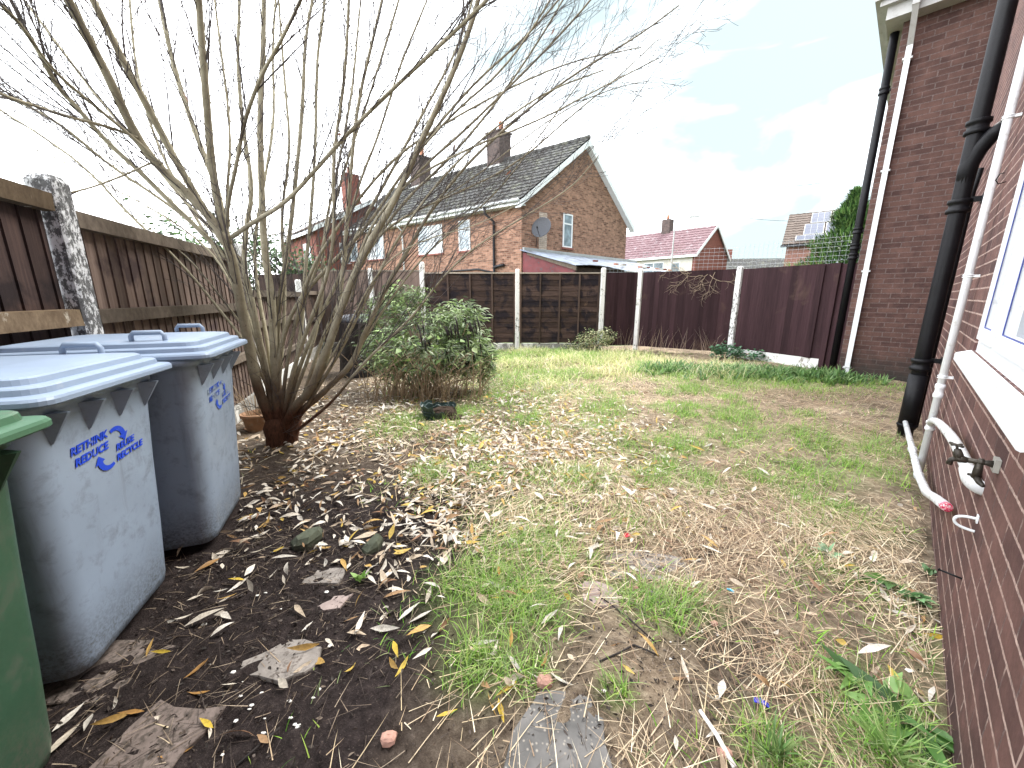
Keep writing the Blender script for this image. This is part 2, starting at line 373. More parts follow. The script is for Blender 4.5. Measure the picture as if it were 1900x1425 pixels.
# green patches: (x, y, radius, strength) in metres
GP = [(-.35, 3.35, .14, 1), (.17, 3.95, .16, 1), (.75, 3.75, .16, 1), (.42, 3.5, .14, 1), (.55, 2.6, .2, 1), (1.35, 2.55, .16, .8), (1.9, 2.5, .22, .9), (.3, 6.2, .8, .9),
      (.9, 8.6, .9, .9), (1.4, 8.0, .7, .9), (-.3, 8.0, .9, .8), (2.5, 8.6, .6, .7), (2.6, 6.3, .55, 1), (3.5, 5.9, .6, .9), (4.3, 5.7, .5, 1), (5.2, 5.9, .45, 1), (1.9, 4.15, .18, .9), (2.5, 4.2, .28, 1),
      (2.75, 3.2, .16, .9), (2.75, 2.75, .2, 1), (3.1, 3.3, .4, .8), (2.3, 2.7, .25, .7), (.62, 1.42, .13, 1), (.5, 1.5, .10, .9), (.8, 1.45, .12, .8), (.02, 1.4, .18, 1), (-.12, 1.5, .2, .9), (-.1, 1.15, .12, 1), (.05, 1.1, .08, .8), (.35, 1.02, .05, 1.0),
      (.1, 1.85, .3, .8), (.05, 2.15, .25, .7), (1.2, 1.0, .16, 1), (1.12, .87, .14, 1), (.77, .86, .09, 1), (2.0, 2.1, .22, .9), (1.55, 1.65, .12, .8), (1.75, 1.95, .18, .8), (1.7, 1.5, .12, .8),
      (-.6, 4.1, .3, .6), (-.2, 4.9, .4, .6), (.6, 5.0, .4, .7), (1.2, 5.2, .4, .6), (-1.1, 3.8, .3, .8), (1.0, 4.4, .35, .6), (.9, 3.2, .3, .55), (1.5, 3.3, .3, .5), (0.1, 2.8, .3, .5), (.8, 2.1, .2, .4), (2.2, 3.6, .3, .6), (1.6, 1.15, .12, .6), (.15, 1.6, .22, .6)]
_q = random.Random(23)
GP += [(_q.uniform(-.7, 3.4), _q.uniform(2.2, 7.6), _q.uniform(.07, .19), _q.uniform(.7, 1)) for _ in range(70)]
def greenness(x, y):
    g = 0*x
    for a, b, r, s in GP: g = np.maximum(g, s*np.exp(-(((x-a)**2+(y-b)**2)/(1.3*r*r))**1.3))
    return g
ground()
# ================================================================== THE HOUSE AT THE RIGHT (near wall and wing)
Uh = np.array([.7108, .7033, 0]); Nh = np.array([-.7033, .7108, 0]); Wo = np.array([2.17, 1.73, 0]); WF = (Wo, Uh, Nh)
WP = lambda u, n, z: FP(WF, u, n, z)
brick_near = brick('brick_near', (.068, .035, .034), (.155, .080, .068), (.15, .105, .10), stain=((.032, .025, .024), .25, .6), pale=((.22, .13, .105), 3.2, .64, .4), ms=.0052, bed=(.52, .38, .33))
brick_wing = brick('brick_wing', (.066, .037, .033), (.125, .070, .058), (.185, .142, .132), stain=((.035, .034, .03), .55, .85), ms=.0065)
upvc = simple('white_plastic', (.74, .76, .78), .35, .05, 7, .1, spec=.4, dirt=((.36, .33, .28), .58, .45))
upvc_old = simple('aged_plastic', (.58, .59, .60), .5, .1, 9, .3, spec=.3, dirt=((.22, .20, .17), .52, .7))
black_iron = simple('black_paint', (.0045, .0045, .006), .5, .4, 9, .35, spec=.22, dirt=((.10, .095, .09), .66, .45))
dark_glass = glass('dark_glass', (.05, .06, .08))
grey_trim = simple('grey_trim', (.42, .42, .41), .6, .12, 4, dirt=((.22, .21, .18), .55, .5))
h = thing('brick_house', 'dark red brick house wall with white window running along the right edge', 'house', WP(2, 0, 0))
wl = MB(); T = -.25; a0, a1, z0, z1 = -1.2, .64, 1.0, 2.25; b0 = -4.6
for lo, hi in (((b0, T, -.1), (5.75, 0, z0)), ((b0, T, z1), (5.75, 0, 7)), ((b0, T, z0), (a0, 0, z1)), ((a1, T, z0), (5.75, 0, z1))): wl.fbox(WF, lo, hi)
wall = part('wall', wl, brick_near, h)
wg = MB(); wg.fbox(WF, (5.75, -.25, -.1), (10, .98, 5.1)); part('wing_wall', wg, brick_wing, h, 'shaded far brick wall facing the yard')
# window in the near wall
fr = MB(); d0, d1 = -.09, -.012
for lo, hi in (((a0, d0, z0+.002), (a1, d1, z0+.07)), ((a0, d0, z1-.07), (a1, d1, z1-.002)), ((a1-.075, d0, z0+.07), (a1-.002, d1, z1-.07)), ((a0+.002, d0, z0+.07), (a0+.075, d1, z1-.07)), ((-.02, d0, z0+.07), (.06, d1, z1-.07))): fr.fbox(WF, lo, hi)
win = part('window', fr, upvc, h)
sa = MB()
for s0, s1 in ((a0+.08, -.025), (.065, a1-.08)):
    for lo, hi in (((s0, d0, z0+.075), (s1, .006, z0+.135)), ((s0, d0, z1-.135), (s1, .006, z1-.075)), ((s0, d0, z0+.135), (s0+.055, .006, z1-.135)), ((s1-.055, d0, z0+.135), (s1, .006, z1-.135))): sa.fbox(WF, lo, hi)
part('sash', sa, upvc, win)
gk = MB(); blue = simple('blue_seal', (.045, .06, .24), .4, .1)
for s0, s1 in ((a0+.08, -.025), (.065, a1-.08)):
    for lo, hi in (((s0+.055, -.03, z0+.135), (s1-.055, -.004, z0+.141)), ((s1-.061, -.03, z0+.141), (s1-.055, -.004, z1-.141)), ((s0+.055, -.03, z0+.141), (s0+.061, -.004, z1-.141))): gk.fbox(WF, (lo[0], -.010, lo[2]), (hi[0], -.006, hi[2]))
part('gasket', gk, blue, win)
pn = MB(); pn.fbox(WF, (a0+.13, -.06, z0+.13), (-.075, -.045, z1-.13)); pn.fbox(WF, (.115, -.06, z0+.13), (a1-.13, -.045, z1-.13)); part('pane', pn, dark_glass, win)
sl = MB(); s0, s1 = a0-.08, a1+.07
pr = [(d1, z0+.001), (.055, z0-.022), (.060, z0-.030), (.060, z0-.062), (.052, z0-.066), (.002, z0-.05)]
sl.loft([[WP(u, n, z) for n, z in pr] for u in (s0, s1)]); part('sill', sl, upvc, win)
# upstairs window frame edge, high on the near wall
# eaves of the wing
ev = MB(); ev.fbox(WF, (5.52, -.25, 5.1), (10, 1.16, 5.26)); ev.fbox(WF, (5.44, -.25, 5.26), (10, 1.24, 5.33)); part('fascia', ev, grey_trim, h)
gt = MB(); gt.fbox(WF, (5.40, -.25, 5.33), (5.50, 1.30, 5.42)); gt.fbox(WF, (5.50, 1.2, 5.33), (10, 1.30, 5.42)); part('gutter', gt, grey_trim, h)
rf = MB(); rf.hexa([WP(5.50, -.25, 5.36), WP(10, -.25, 5.36), WP(10, 1.2, 5.36), WP(5.50, 1.2, 5.36), WP(7.5, -.25, 7), WP(10, -.25, 7), WP(10, 0, 7), WP(7.5, 0, 7)]); part('roof', rf, simple('dark_tile', (.09, .08, .08), .9, .3, 6, .4), h)
# pipes on the house (each its own thing)
def ring(mb, c, r, hgt, n=16, lip=.008):
    mb.lathe([(r, 0), (r+lip, .004), (r+lip, hgt*.3), (r, hgt*.36), (r, hgt*.66), (r+lip, hgt*.72), (r+lip, hgt-.004), (r, hgt)], n, c)
dp = thing('downpipe', 'square white plastic rain downpipe on the corner of the wing wall', 'pipe', WP(5.70, .86, 0))
q = MB(); q.fbox(WF, (5.672, .83, .02), (5.738, .895, 4.75)); part('pipe', q, upvc, dp)
q = MB(); q.hexa([WP(5.672, .83, 4.75), WP(5.738, .83, 4.75), WP(5.738, .895, 4.75), WP(5.672, .895, 4.75), WP(5.40, .83, 5.12), WP(5.466, .83, 5.12), WP(5.466, .895, 5.12), WP(5.40, .895, 5.12)]); q.fbox(WF, (5.39, .825, 5.12), (5.47, .9, 5.36)); part('offset_bend', q, grey_trim, dp)
for z in (.0, 1.55, 3.0, 4.45):
    q = MB(); q.fbox(WF, (5.668, .81, z+.13), (5.748, .915, z+.155)); part('bracket', q, upvc_old, dp)
sp = thing('soil_pipe', 'black soil pipe running up the outer corner of the wing, against the sky', 'pipe', WP(5.95, 1.08, 0))
q = MB(); c = WP(5.98, 1.075, 0); q.tube([c, c+[0, 0, 2.65], c+[0, 0, 5.1]], .052, 16); part('pipe', q, black_iron, sp)
for z in (1.9, 2.05, 2.3, 4.3):
    q = MB(); ring(q, c+[0, 0, z], .058, .1); q.fbox(WF, (5.96, .985, z+.03), (6.0, 1.03, z+.06)); part('collar', q, black_iron, sp)
sp = thing('soil_pipe', 'thick black cast iron soil pipe with a branch joint standing by the near wall', 'pipe', WP(2.41, .13, 0))
c = WP(2.41, .13, -.03); q = MB(); q.tube([c, c+[0, 0, 1], c+[0, 0, 3], c+[0, 0, 7]], .056, 20); part('pipe', q, black_iron, sp)
q = MB(); q.tube([c+[0, 0, .1], c+[0, 0, .62]], .066, 20); part('foot_socket', q, black_iron, sp)
for z in (.66, 2.02, 2.62):
    q = MB(); ring(q, c+[0, 0, z], .063, .11, 20, .012); part('collar', q, black_iron, sp)
for z in (.71, 2.07):
    q = MB(); q.fbox(WF, (2.395, .002, z), (2.425, .08, z+.04)); q.fbox(WF, (2.33, .002, z-.01), (2.49, .014, z+.05)); part('bracket', q, black_iron, sp)
q = MB(); q.tube([c+[0, 0, 2.2], WP(2.41, .13, 2.36), WP(2.40, .10, 2.46), WP(2.36, .04, 2.56), WP(2.33, -.01, 2.6)], [.054, .06, .056, .05, .05], 16); part('branch_joint', q, black_iron, sp)
q = MB(); c2 = WP(2.78, .055, 0); q.tube([c2, c2+[0, 0, 2.2], WP(2.78, .04, 2.4)], .02, 10); solo('vent_pipe', q, black_iron, 'thin black pipe tucked behind the thick soil pipe on the near wall', 'pipe')
q = MB(); c = WP(2.41, .13, .10); q.tube([c+[-.066, -.02, .0], c+[-.03, -.07, .03], c+[.05, -.05, .01]], .006, 6); q.lathe([(.068, -.012), (.073, -.008), (.073, .008), (.068, .012)], 18, c); solo('hose_clip', q, black_iron, 'black clip wrapped low round the thick soil pipe', 'clip')
wp_ = thing('waste_pipe', 'white plastic waste pipe running up the near wall past the window', 'pipe', WP(1.24, .05, 0))
c = WP(1.24, .05, 0); q = MB(); q.tube([c, c+[0, 0, 2], c+[0, 0, 7]], .0215, 14); part('pipe', q, upvc, wp_)
for z, hh in ((.36, .07), (.60, .10)):
    q = MB(); ring(q, c+[0, 0, z], .0235, hh, 14, .004); part('coupling', q, upvc, wp_)
for z in (.74, 1.42, 2.35, 3.2):
    q = MB(); ring(q, c+[0, 0, z], .0235, .024, 14, .005); q.fbox(WF, (1.225, .001, z+.004), (1.255, .03, z+.02)); part('pipe_clip', q, upvc, wp_)
q = MB(); q.tube(smooth_path([c+[0, 0, .41], WP(1.16, .06, .43), WP(.95, .06, .50), WP(.64, .055, .554), WP(.10, .05, .626), WP(-.24, .045, .653), WP(-.45, .04, .656), WP(-.56, .032, .64)]), .021, 12)
part('branch_pipe', q, upvc_old, wp_)
q = MB(); q.tube(smooth_path([WP(-.53, .034, .645), WP(-.60, .03, .628), WP(-.62, .012, .615), WP(-.62, -.01, .61)]), .026, 12); part('elbow', q, upvc_old, wp_)
op = thing('overflow_pipe', 'dirty white overflow pipe with a red taped end, reaching forward from the black pipe', 'pipe', WP(1.8, .2, .3))
P_ = [WP(2.2, .15, .17), WP(1.45, .10, .135), WP(.93, .065, .105), WP(.34, .055, .205), WP(.0, .045, .306), WP(-.25, .035, .372)]
q = MB(); q.tube(P_, [.018, .021, .022, .022, .022, .022], 12); part('pipe', q, upvc_old, op)
q = MB(); d = P_[5]-P_[4]; d /= np.linalg.norm(d); q.tube([P_[5]-d*.02, P_[5]+d*.03], [.0225, .02], 12); part('tape_end', q, simple('red_tape', (.55, .03, .09), .6, .4, 60, dirt=((.7, .68, .66), .5, 1.0)), op)
for s in (.0, 1.0):
    q = MB(); e = P_[1]*(1-s)+P_[2]*s; dd = P_[2]-P_[1]; dd /= np.linalg.norm(dd); q.tube([e-dd*.02, e+dd*.02], .0265, 12); part('coupling', q, upvc_old, op)
# outside tap
brass = simple('old_brass', (.045, .038, .030), .55, .5, 25, .4, spec=.6, metal=.5, dirt=((.20, .17, .12), .6, .5))
tp = thing('outdoor_tap', 'dark brass garden tap on the near wall under the window sill', 'tap', WP(-.60, 0, .66))
tu, tz = -.77, .752
q = MB(); q.fbox(WF, (tu-.024, .001, tz-.022), (tu+.024, .014, tz+.022)); part('wall_plate', q, simple('grey_block', (.30, .29, .26), .8, .2), tp)
q = MB(); q.tube([WP(tu, .012, tz), WP(tu, .03, tz), WP(tu, .05, tz-.002), WP(tu, .075, tz-.003)], [.013, .0085, .008, .009], 10); q.tube([WP(tu, .034, tz), WP(tu, .046, tz)], .0125, 6); part('feed_pipe', q, brass, tp)
q = MB(); q.tube([WP(tu, .07, tz-.004), WP(tu, .085, tz-.003), WP(tu, .098, tz-.002)], [.010, .014, .012], 10); q.tube([WP(tu, .088, tz-.006), WP(tu, .094, tz+.014), WP(tu, .098, tz+.03)], [.013, .0125, .008], 10); q.tube([WP(tu, .094, tz-.004), WP(tu, .106, tz-.012), WP(tu, .109, tz-.030)], [.010, .008, .009], 10); part('tap_body', q, brass, tp)
q = MB(); q.tube([WP(tu, .098, tz+.026), WP(tu, .102, tz+.042)], .004, 6); q.tube([WP(tu-.012, .088, tz+.043), WP(tu+.012, .118, tz+.045)], .0045, 8); q.tube([WP(tu+.012, .09, tz+.044), WP(tu-.012, .115, tz+.044)], .004, 8); part('handle', q, brass, tp)
q = MB(); q.tube([WP(tu, .042, tz), WP(tu, .042, tz-.03), WP(tu, .042, tz-.06)], [.009, .011, .012], 10); q.tube([WP(tu, .042, tz-.055), WP(tu-.02, .034, tz-.066), WP(tu-.045, .028, tz-.068)], [.010, .0085, .006], 8); q.tube([WP(tu, .030, tz-.05), WP(tu, .062, tz-.052)], .005, 6); part('drain_cock', q, brass, tp)
q = MB(); q.tube(smooth_path([WP(-.70, .001, .522), WP(-.70, .03, .520), WP(-.70, .05, .512), WP(-.70, .056, .496), WP(-.70, .045, .479), WP(-.70, .02, .473), WP(-.70, .001, .472)]), .005, 6); q.fbox(WF, (-.712, .001, .508), (-.688, .005, .536)); solo('pipe_bracket', q, upvc, 'empty white pipe bracket open like a hook on the near wall below the tap', 'bracket')
q = MB(); q.tube([WP(-.72, -.01, .285), WP(-.70, .055, .282)], .0035, 6); q.tube([WP(-.70, .055, .282), WP(-.699, .057, .282)], .006, 8); solo('nail', q, black_iron, 'rusty nail sticking out of the near wall low above the weeds', 'nail')
q = MB(); q.tube([WP(1.15, -.01, 1.98), WP(1.15, .03, 1.97), WP(1.13, .045, 1.99), WP(1.11, .035, 2.02), WP(1.10, .02, 2.02)], .003, 6); solo('wire_hook', q, black_iron, 'small black wire hook on the near wall beside the white waste pipe', 'hook')
# ================================================================== FENCES
dark_board = wood('dark_board', (.030, .020, .019), (.066, .042, .036), blotch=((.016, .012, .013), 2.6, .52, .8), sc=16)
brown_board = wood('brown_board', (.115, .080, .068), (.235, .175, .145), blotch=((.045, .030, .034), 2.2, .56, .75), pale=((.40, .36, .29), 11, .70))
rail_wood = wood('rail_wood', (.10, .068, .043), (.21, .155, .10), stripe=(1, 1, .6), pale=((.50, .46, .38), 9, .62), sc=10)
rail_grey = wood('rail_grey', (.10, .078, .062), (.20, .165, .13), stripe=(1, 1, .6), sc=10)
maroon_board = wood('maroon_board', (.026, .0132, .0155), (.050, .0255, .029), varamt=.32, blotch=((.10, .065, .045), 1.6, .60, .40), sc=13)
lap_board = wood('lap_board', (.036, .024, .021), (.085, .054, .042), stripe=(.10, .10, 1), blotch=((.013, .011, .015), 3.2, .48, .85), pale=((.20, .12, .07), 3, .63), sc=15)
lap_frame = wood('lap_frame', (.055, .036, .03), (.10, .07, .055), sc=12)
cap_wood = wood('cap_wood', (.25, .21, .17), (.40, .35, .29), stripe=(.1, 1, 1), sc=10)
post_flaky = painted_concrete('flaky_post', (.12, .12, .122), (.70, .71, .73), .52, 42)
post_white = painted_concrete('white_post', (.20, .19, .17), (.76, .75, .72), .41, 24)
post_peel = painted_concrete('peeling_post', (.16, .155, .15), (.78, .78, .77), .46, 30)
gravel_grey = painted_concrete('gravel_board', (.24, .23, .21), (.62, .61, .57), .55, 9)
gravel_white = painted_concrete('white_gravel_board', (.26, .24, .2), (.72, .73, .70), .40, 12)
def frame(p, q):
    p = np.array([p[0], p[1], 0.]); q = np.array([q[0], q[1], 0.]); d = q-p; ln = np.linalg.norm(d); d /= ln; return (p, d, np.array([-d[1], d[0], 0])), ln
def post(F, u, w, hgt, m, label, grp, dp_=.1, n0=-.05, z=-.05):
    mb = MB(); mb.xf = None; h2 = hgt
    a, b = u-w/2, u+w/2; n1 = n0+dp_; c = .012
    rings = []
    for zz, s in ((z, 0), (h2-.03, 0), (h2, .018)):
        rings.append([FP(F, x, y, zz) for x, y in ((a+s+c, n0+s), (b-s-c, n0+s), (b-s, n0+s+c), (b-s, n1-s-c), (b-s-c, n1-s), (a+s+c, n1-s), (a+s, n1-s-c), (a+s, n0+s+c))])
    mb.loft(rings); return part('fence_post', mb, m, FENCE[0], label)
GROUPP = None; FENCE = [None]
def fence(label, loc): FENCE[0] = thing('wooden_fence', label, 'fence', loc)
def feather(name, F, u0, u1, za, zb, side, bw, bm, rm, rails, label, rail_side=None, top=None, gravel=None, gm=None, loose=.0, gh=.15):
    """closeboard panel of overlapping vertical boards; side = +1/-1 the face the boards are on"""
    mb = MB(); u = u0
    while u < u1-.01:
        e = min(u+bw*1.12, u1); o1, o2 = .006+random.uniform(0, .003), .018+random.uniform(0, .005); dz = random.uniform(-loose, loose*.3); sk = random.uniform(-1, 1)*loose*.3
        lo = [(u, side*.0), (e, side*.011), (e, side*(.011+o1)), (u, side*o2)]
        if side < 0: lo = lo[::-1]
        mb.hexa([FP(F, x, n, za) for x, n in lo]+[FP(F, x+sk, n, zb+dz) for x, n in lo]); u += bw
    t = part(name, mb, bm, FENCE[0], label)
    for z, hh in rails:
        r = MB(); s = rail_side or -side
        n0, n1 = sorted((s*.001 if s != side else s*.026, s*.05 if s != side else s*.06)); r.fbox(F, (u0, n0, z-hh/2), (u1, n1, z+hh/2), jit=.004); part('rail', r, rm, t)
    if top:
        r = MB(); r.fbox(F, (u0, -.035, zb+.004), (u1, .045, zb+.035), jit=.003); part('capping', r, top, t)
    if gravel:
        r = MB(); r.fbox(F, (u0, -.03, -.05), (u1, .03, za-.004), jit=.002); part('gravel_board', r, gm, t)
    return t
# left fence, running away from the bins
fence('brown closeboard fence with concrete posts along the left side, behind the bins and tree', (-2.37, 2.14, 0))
FL, _ = frame((-2.37, 2.14), (-3.19, 4.73)); LB = 2.717
d = FL[1]
post(FL, 0, .125, 1.90, post_flaky, 'tall concrete post with flaking white paint behind the two blue bins', GROUPP, .12, -.06)
feather('fence_panel', FL, -1.9, -.07, .12, 1.82, 1, .105, dark_board, rail_wood, ((1.76, .085), (1.19, .085), (.5, .085)), 'very dark fence panel at the left edge behind the blue bins', -1, None, 1, gravel_grey)
feather('fence_panel', FL, .07, LB-.06, .17, 1.76, 1, .098, brown_board, rail_grey, ((1.71, .085), (1.19, .08), (.64, .08)), 'brown closeboard fence panel between the flaking post and the willow stems', -1, None, 1, gravel_grey, .006)
post(FL, LB, .11, 1.90, post_white, 'pale concrete post half hidden behind the thick left stems of the tree', GROUPP)
feather('fence_panel', FL, LB+.06, LB+3.0, .2, 1.38, 1, .098, brown_board, rail_grey, ((1.34, .085), (.95, .075), (.45, .075)), 'low brown fence panel seen through the tree stems, shorter than the one before it', -1, None, 1, gravel_white, .006)
post(FL, LB+3.07, .11, 1.62, post_white, 'pale concrete post beyond the low fence panel behind the tree stems', GROUPP)
feather('fence_panel', FL, LB+3.13, LB+5.05, .2, 1.42, 1, .098, brown_board, rail_grey, ((1.38, .08), (.8, .075)), 'far brown fence panel of the left side, next to the black compost bin', -1, None, 1, gravel_grey, .006)
# neighbour's darker fence beyond the left one
fence("neighbour's nearly black fence seen over the low left panel", (-5, 10.8, 0))
FN, nl = frame((-7.2, 11.2), (-3.2, 10.4)); feather('fence_panel', FN, 0, nl, .1, 1.9, -1, .12, dark_board, rail_grey, (), "neighbour's nearly black fence seen over the low left panel")
# back fence
fence('dark back fence of overlap panels between white posts, behind the shrub', (-1, 9.52, 0))
FB, _ = frame((-4.72, 9.52), (2.16, 9.52)); X0 = 4.72
feather('fence_panel', FB, .08, X0-3.43, .2, 1.88, -1, .11, brown_board, rail_grey, (), 'brown closeboard panel in the far left corner of the garden', None, cap_wood, 1, gravel_grey)
post(FB, X0-3.37, .10, 1.96, post_white, 'pale far post between the two brown closeboard panels behind the shrub', GROUPP)
feather('fence_panel', FB, X0-3.31, X0-2.2, .2, 1.88, -1, .11, brown_board, rail_grey, (), 'narrow brown closeboard panel just left of the white post behind the shrub', None, cap_wood, 1, gravel_grey)
post(FB, X0-2.14, .115, 2.1, post_white, 'white post rising behind the green shrub, tallest of the back fence', GROUPP)
def lap(u0, u1, label):
    mb = MB(); n = 13; za, zb = .2, 1.83; hh = (zb-za)/n; cols = 9
    for i in range(n):
        z = za+i*hh; sk = random.uniform(-.006, .006); rings = []
        for c in range(cols+1):
            u = u0+(u1-u0)*c/cols; wv = .010*math.sin(c*1.7+i*2.1)+random.uniform(-.005, .005); rings.append([FP(FB, u, 0.0, z-.004), FP(FB, u, -.020, z-.016+wv), FP(FB, u, -.008, z+hh), FP(FB, u, 0.0, z+hh)])
        mb.loft(rings)
    t = part('fence_panel', mb, lap_board, FENCE[0], label)
    for s in np.linspace(u0+.02, u1-.02, 5): b = MB(); b.fbox(FB, (s-.019, -.042, za-.03), (s+.019, -.0205, zb), jit=.002); part('batten', b, lap_frame, t)
    b = MB(); b.fbox(FB, (u0, -.05, zb+.002), (u1, .03, zb+.03)); part('capping', b, cap_wood, t)
    b = MB(); b.fbox(FB, (u0, -.03, -.05), (u1, .03, za-.03)); part('gravel_board', b, gravel_grey, t)
lap(X0-2.08, X0+.07, 'blackened overlap fence panel with battens, right behind the big shrub')
post(FB, X0+.13, .105, 1.94, post_white, 'white concrete post standing between the two overlap fence panels', GROUPP)
lap(X0+.19, X0+2.1, 'brown and black overlap fence panel behind the variegated bush')
post(FB, X0+2.18, .105, 1.97, post_white, 'leaning looking white post above the variegated bush, where the fence turns', GROUPP)
# right fence, coming forward to the house
fence('maroon closeboard fence on the right, from the variegated bush to the house', (3.5, 9, 0))
p1, p2, p3, p4 = (2.24, 9.50), (3.10, 9.62), (4.83, 8.45), (5.62, 6.80)
FR1, l1 = frame(p1, p2); feather('fence_panel', FR1, .02, l1-.06, .12, 1.86, -1, .10, maroon_board, maroon_board, (), 'narrow maroon closeboard panel right of the variegated bush', None, None)
FR2, l2 = frame(p2, p3); post(FR2, 0, .105, 1.95, post_white, 'white post between the narrow maroon panel and the one with dead ivy', GROUPP, .1, -.07)
feather('fence_panel', FR2, .06, l2-.06, .10, 1.87, -1, .10, maroon_board, maroon_board, (), 'maroon closeboard panel with a tangle of dead ivy at its top', None, None, loose=.006)
FR3, l3 = frame(p3, p4); post(FR3, .0, .115, 1.92, post_peel, 'white post with peeling paint, left of the maroon panel next to the house', GROUPP, .1, -.07)
t = feather('fence_panel', FR3, .07, l3-.10, .2, 1.86, -1, .12, maroon_board, maroon_board, (), 'wide maroon closeboard panel beside the white downpipe', None, None, 1, gravel_white)
q = MB(); q.fbox(FR3, (l3-.1, -.05, .02), (l3-.02, .04, 1.86)); q.fbox(FR3, (l3-.36, -.028-.02, .2), (l3-.25, -.027, 1.84)); part('end_stile', q, maroon_board, t)
q = MB(); q.fbox(FR3, (l3-.02, .0, .02), (l3+.30, .02, 1.84)); solo('filler_board', q, maroon_board, 'narrow dark maroon board closing the gap between fence and brick corner', 'board', FP(FR3, l3+.1, 0, 0))
# chicken wire above the right fence
wire = simple('galvanised_wire', (.42, .45, .48), .5, .1, metal=.3)
def mesh_net(F, u0, u1, z0, z1, st, label):
    mb = MB()
    for u in np.arange(u0, u1, st): mb.tube([FP(F, u+random.uniform(-.004, .004), .01, z0), FP(F, u, .02+.01*math.sin(u*5), z1)], .0021, 3, cap=False)
    for z in np.arange(z0, z1+.01, st*.8): mb.tube([FP(F, u, .012+.01*math.sin(u*4+z), z+.012*math.sin(u*2.2)) for u in np.linspace(u0, u1, 14)], .0021, 3, cap=False)
    solo('wire_netting', mb, wire, label, 'netting', FP(F, (u0+u1)/2, 0, z0))
mesh_net(FR2, .02, l2, 1.86, 2.34, .095, 'thin wire netting stretched above the maroon panel with dead ivy')
mesh_net(FR3, .02, l3+.2, 1.84, 2.36, .095, 'thin wire netting stretched above the maroon panel beside the house')
mesh_net(FR1, .0, l1, 1.86, 2.05, .095, 'low strip of wire netting above the narrow maroon panel')
# dead ivy
iv = MB(); c0 = FP(FR2, l2*.62, -.03, 1.80)
def vine(p, a, ln, r, dep):
    pts = [p]; 
    for i in range(6):
        a += random.uniform(-.5, .5); p = p+FR2[1]*math.cos(a)*ln/6+np.array([0, 0, math.sin(a)*ln/6])-FR2[2]*random.uniform(-.006, .008); pts.append(p)
        if dep < 2 and random.random() < .6: vine(p, a+random.choice((-1, 1))*random.uniform(.4, 1.1), ln*.6, r*.6, dep+1)
    iv.tube(pts, [r*(1-.1*i) for i in range(7)], 5)
for i in range(7): vine(c0+FR2[1]*random.uniform(-.25, .35)+np.array([0, 0, random.uniform(-.1, .06)]), random.choice((3.3, 3.8, 4.3, 4.8, 5.4, 5.9, 2.9)), random.uniform(.3, .62), .006, 0)
solo('dead_ivy', iv, simple('dry_vine', (.32, .25, .18), .9, .3, 20), 'leafless pale ivy stems clinging to the top of a maroon panel', 'ivy', c0)
# ================================================================== NEIGHBOURING HOUSES
brick_tan = brick('brick_tan', (.125, .058, .040), (.40, .225, .155), (.36, .29, .23), pale=((.50, .40, .30), 1.3, .66, .4), bump=.3, ms=.0065)
brick_red = brick('brick_red', (.17, .055, .042), (.24, .08, .06), (.26, .15, .12), bump=.2)
brick_soot = brick('brick_soot', (.07, .055, .052), (.14, .10, .09), (.14, .125, .115), bump=.3)
def tile_mat(name, c1, c2, lich=None):
    m, t, b = mat(name, .9, .2); k = NT(t); v = k.coord(); va = k.attr('var').outputs['Fac']
    n = k.noise(v, 5, 6, .7); c = k.mix(k.ramp(n, (.3, 0.0), (.7, 1.0)), c1, c2)
    if lich: c = k.mix(k.ramp(k.noise(v, 2.2, 7, .75), (.52, 0.0), (.66, .65)), c, lich)
    k.link(c, b.inputs['Base Color']); return m
tile_grey = tile_mat('grey_tile', (.030, .030, .032), (.125, .123, .118), (.19, .195, .14))
tile_pink = tile_mat('red_tile', (.13, .075, .082), (.225, .145, .155), (.36, .31, .32))
tile_brown = tile_mat('brown_tile', (.09, .07, .06), (.16, .125, .105), None)
terracotta = simple('terracotta', (.46, .20, .12), .8, .25, 12, .3, dirt=((.25, .2, .16), .6, .6))
white_trim = simple('white_trim', (.74, .76, .77), .5, .05, 4, dirt=((.45, .45, .42), .62, .4))
window_glass = glass('window_glass', (.20, .25, .28), .06)
cream = simple('cream_render', (.55, .53, .47), .85, .12, 3)
def roof_sheet(p0, du, ds, nu, ns, pitch_u=.30, row=.34, amp=.028):
    """pantiled roof slope: corrugated along du, stepped along ds (unit vectors), nu x ns metres"""
    mb = MB(); nrm = np.cross(du, ds); nrm /= np.linalg.norm(nrm)
    if nrm[2] < 0: nrm = -nrm
    us = np.arange(0, nu+.001, pitch_u/5); rows = int(ns/row); vs = []; fs = []; nr = 0
    for r in range(rows+1):
        for s, lift in ((r*row, .05), (min((r+1)*row, ns)-.001, .012)):
            for i, u in enumerate(us): vs.append(p0+du*u+ds*s+nrm*(lift+amp*max(0, math.sin(2*math.pi*u/pitch_u))**.7*(1 if lift > .02 else .8)))
            nr += 1
    n = len(us)
    for j in range(nr-1):
        for i in range(n-1): fs.append((j*n+i, j*n+i+1, (j+1)*n+i+1, (j+1)*n+i))
    vs2 = [p0+du*(u)+ds*s-nrm*.03 for s in (0, ns) for u in (0, nu)]; o = len(vs)
    return mb.add(vs+vs2, fs+[(o, o+1, o+3, o+2)])
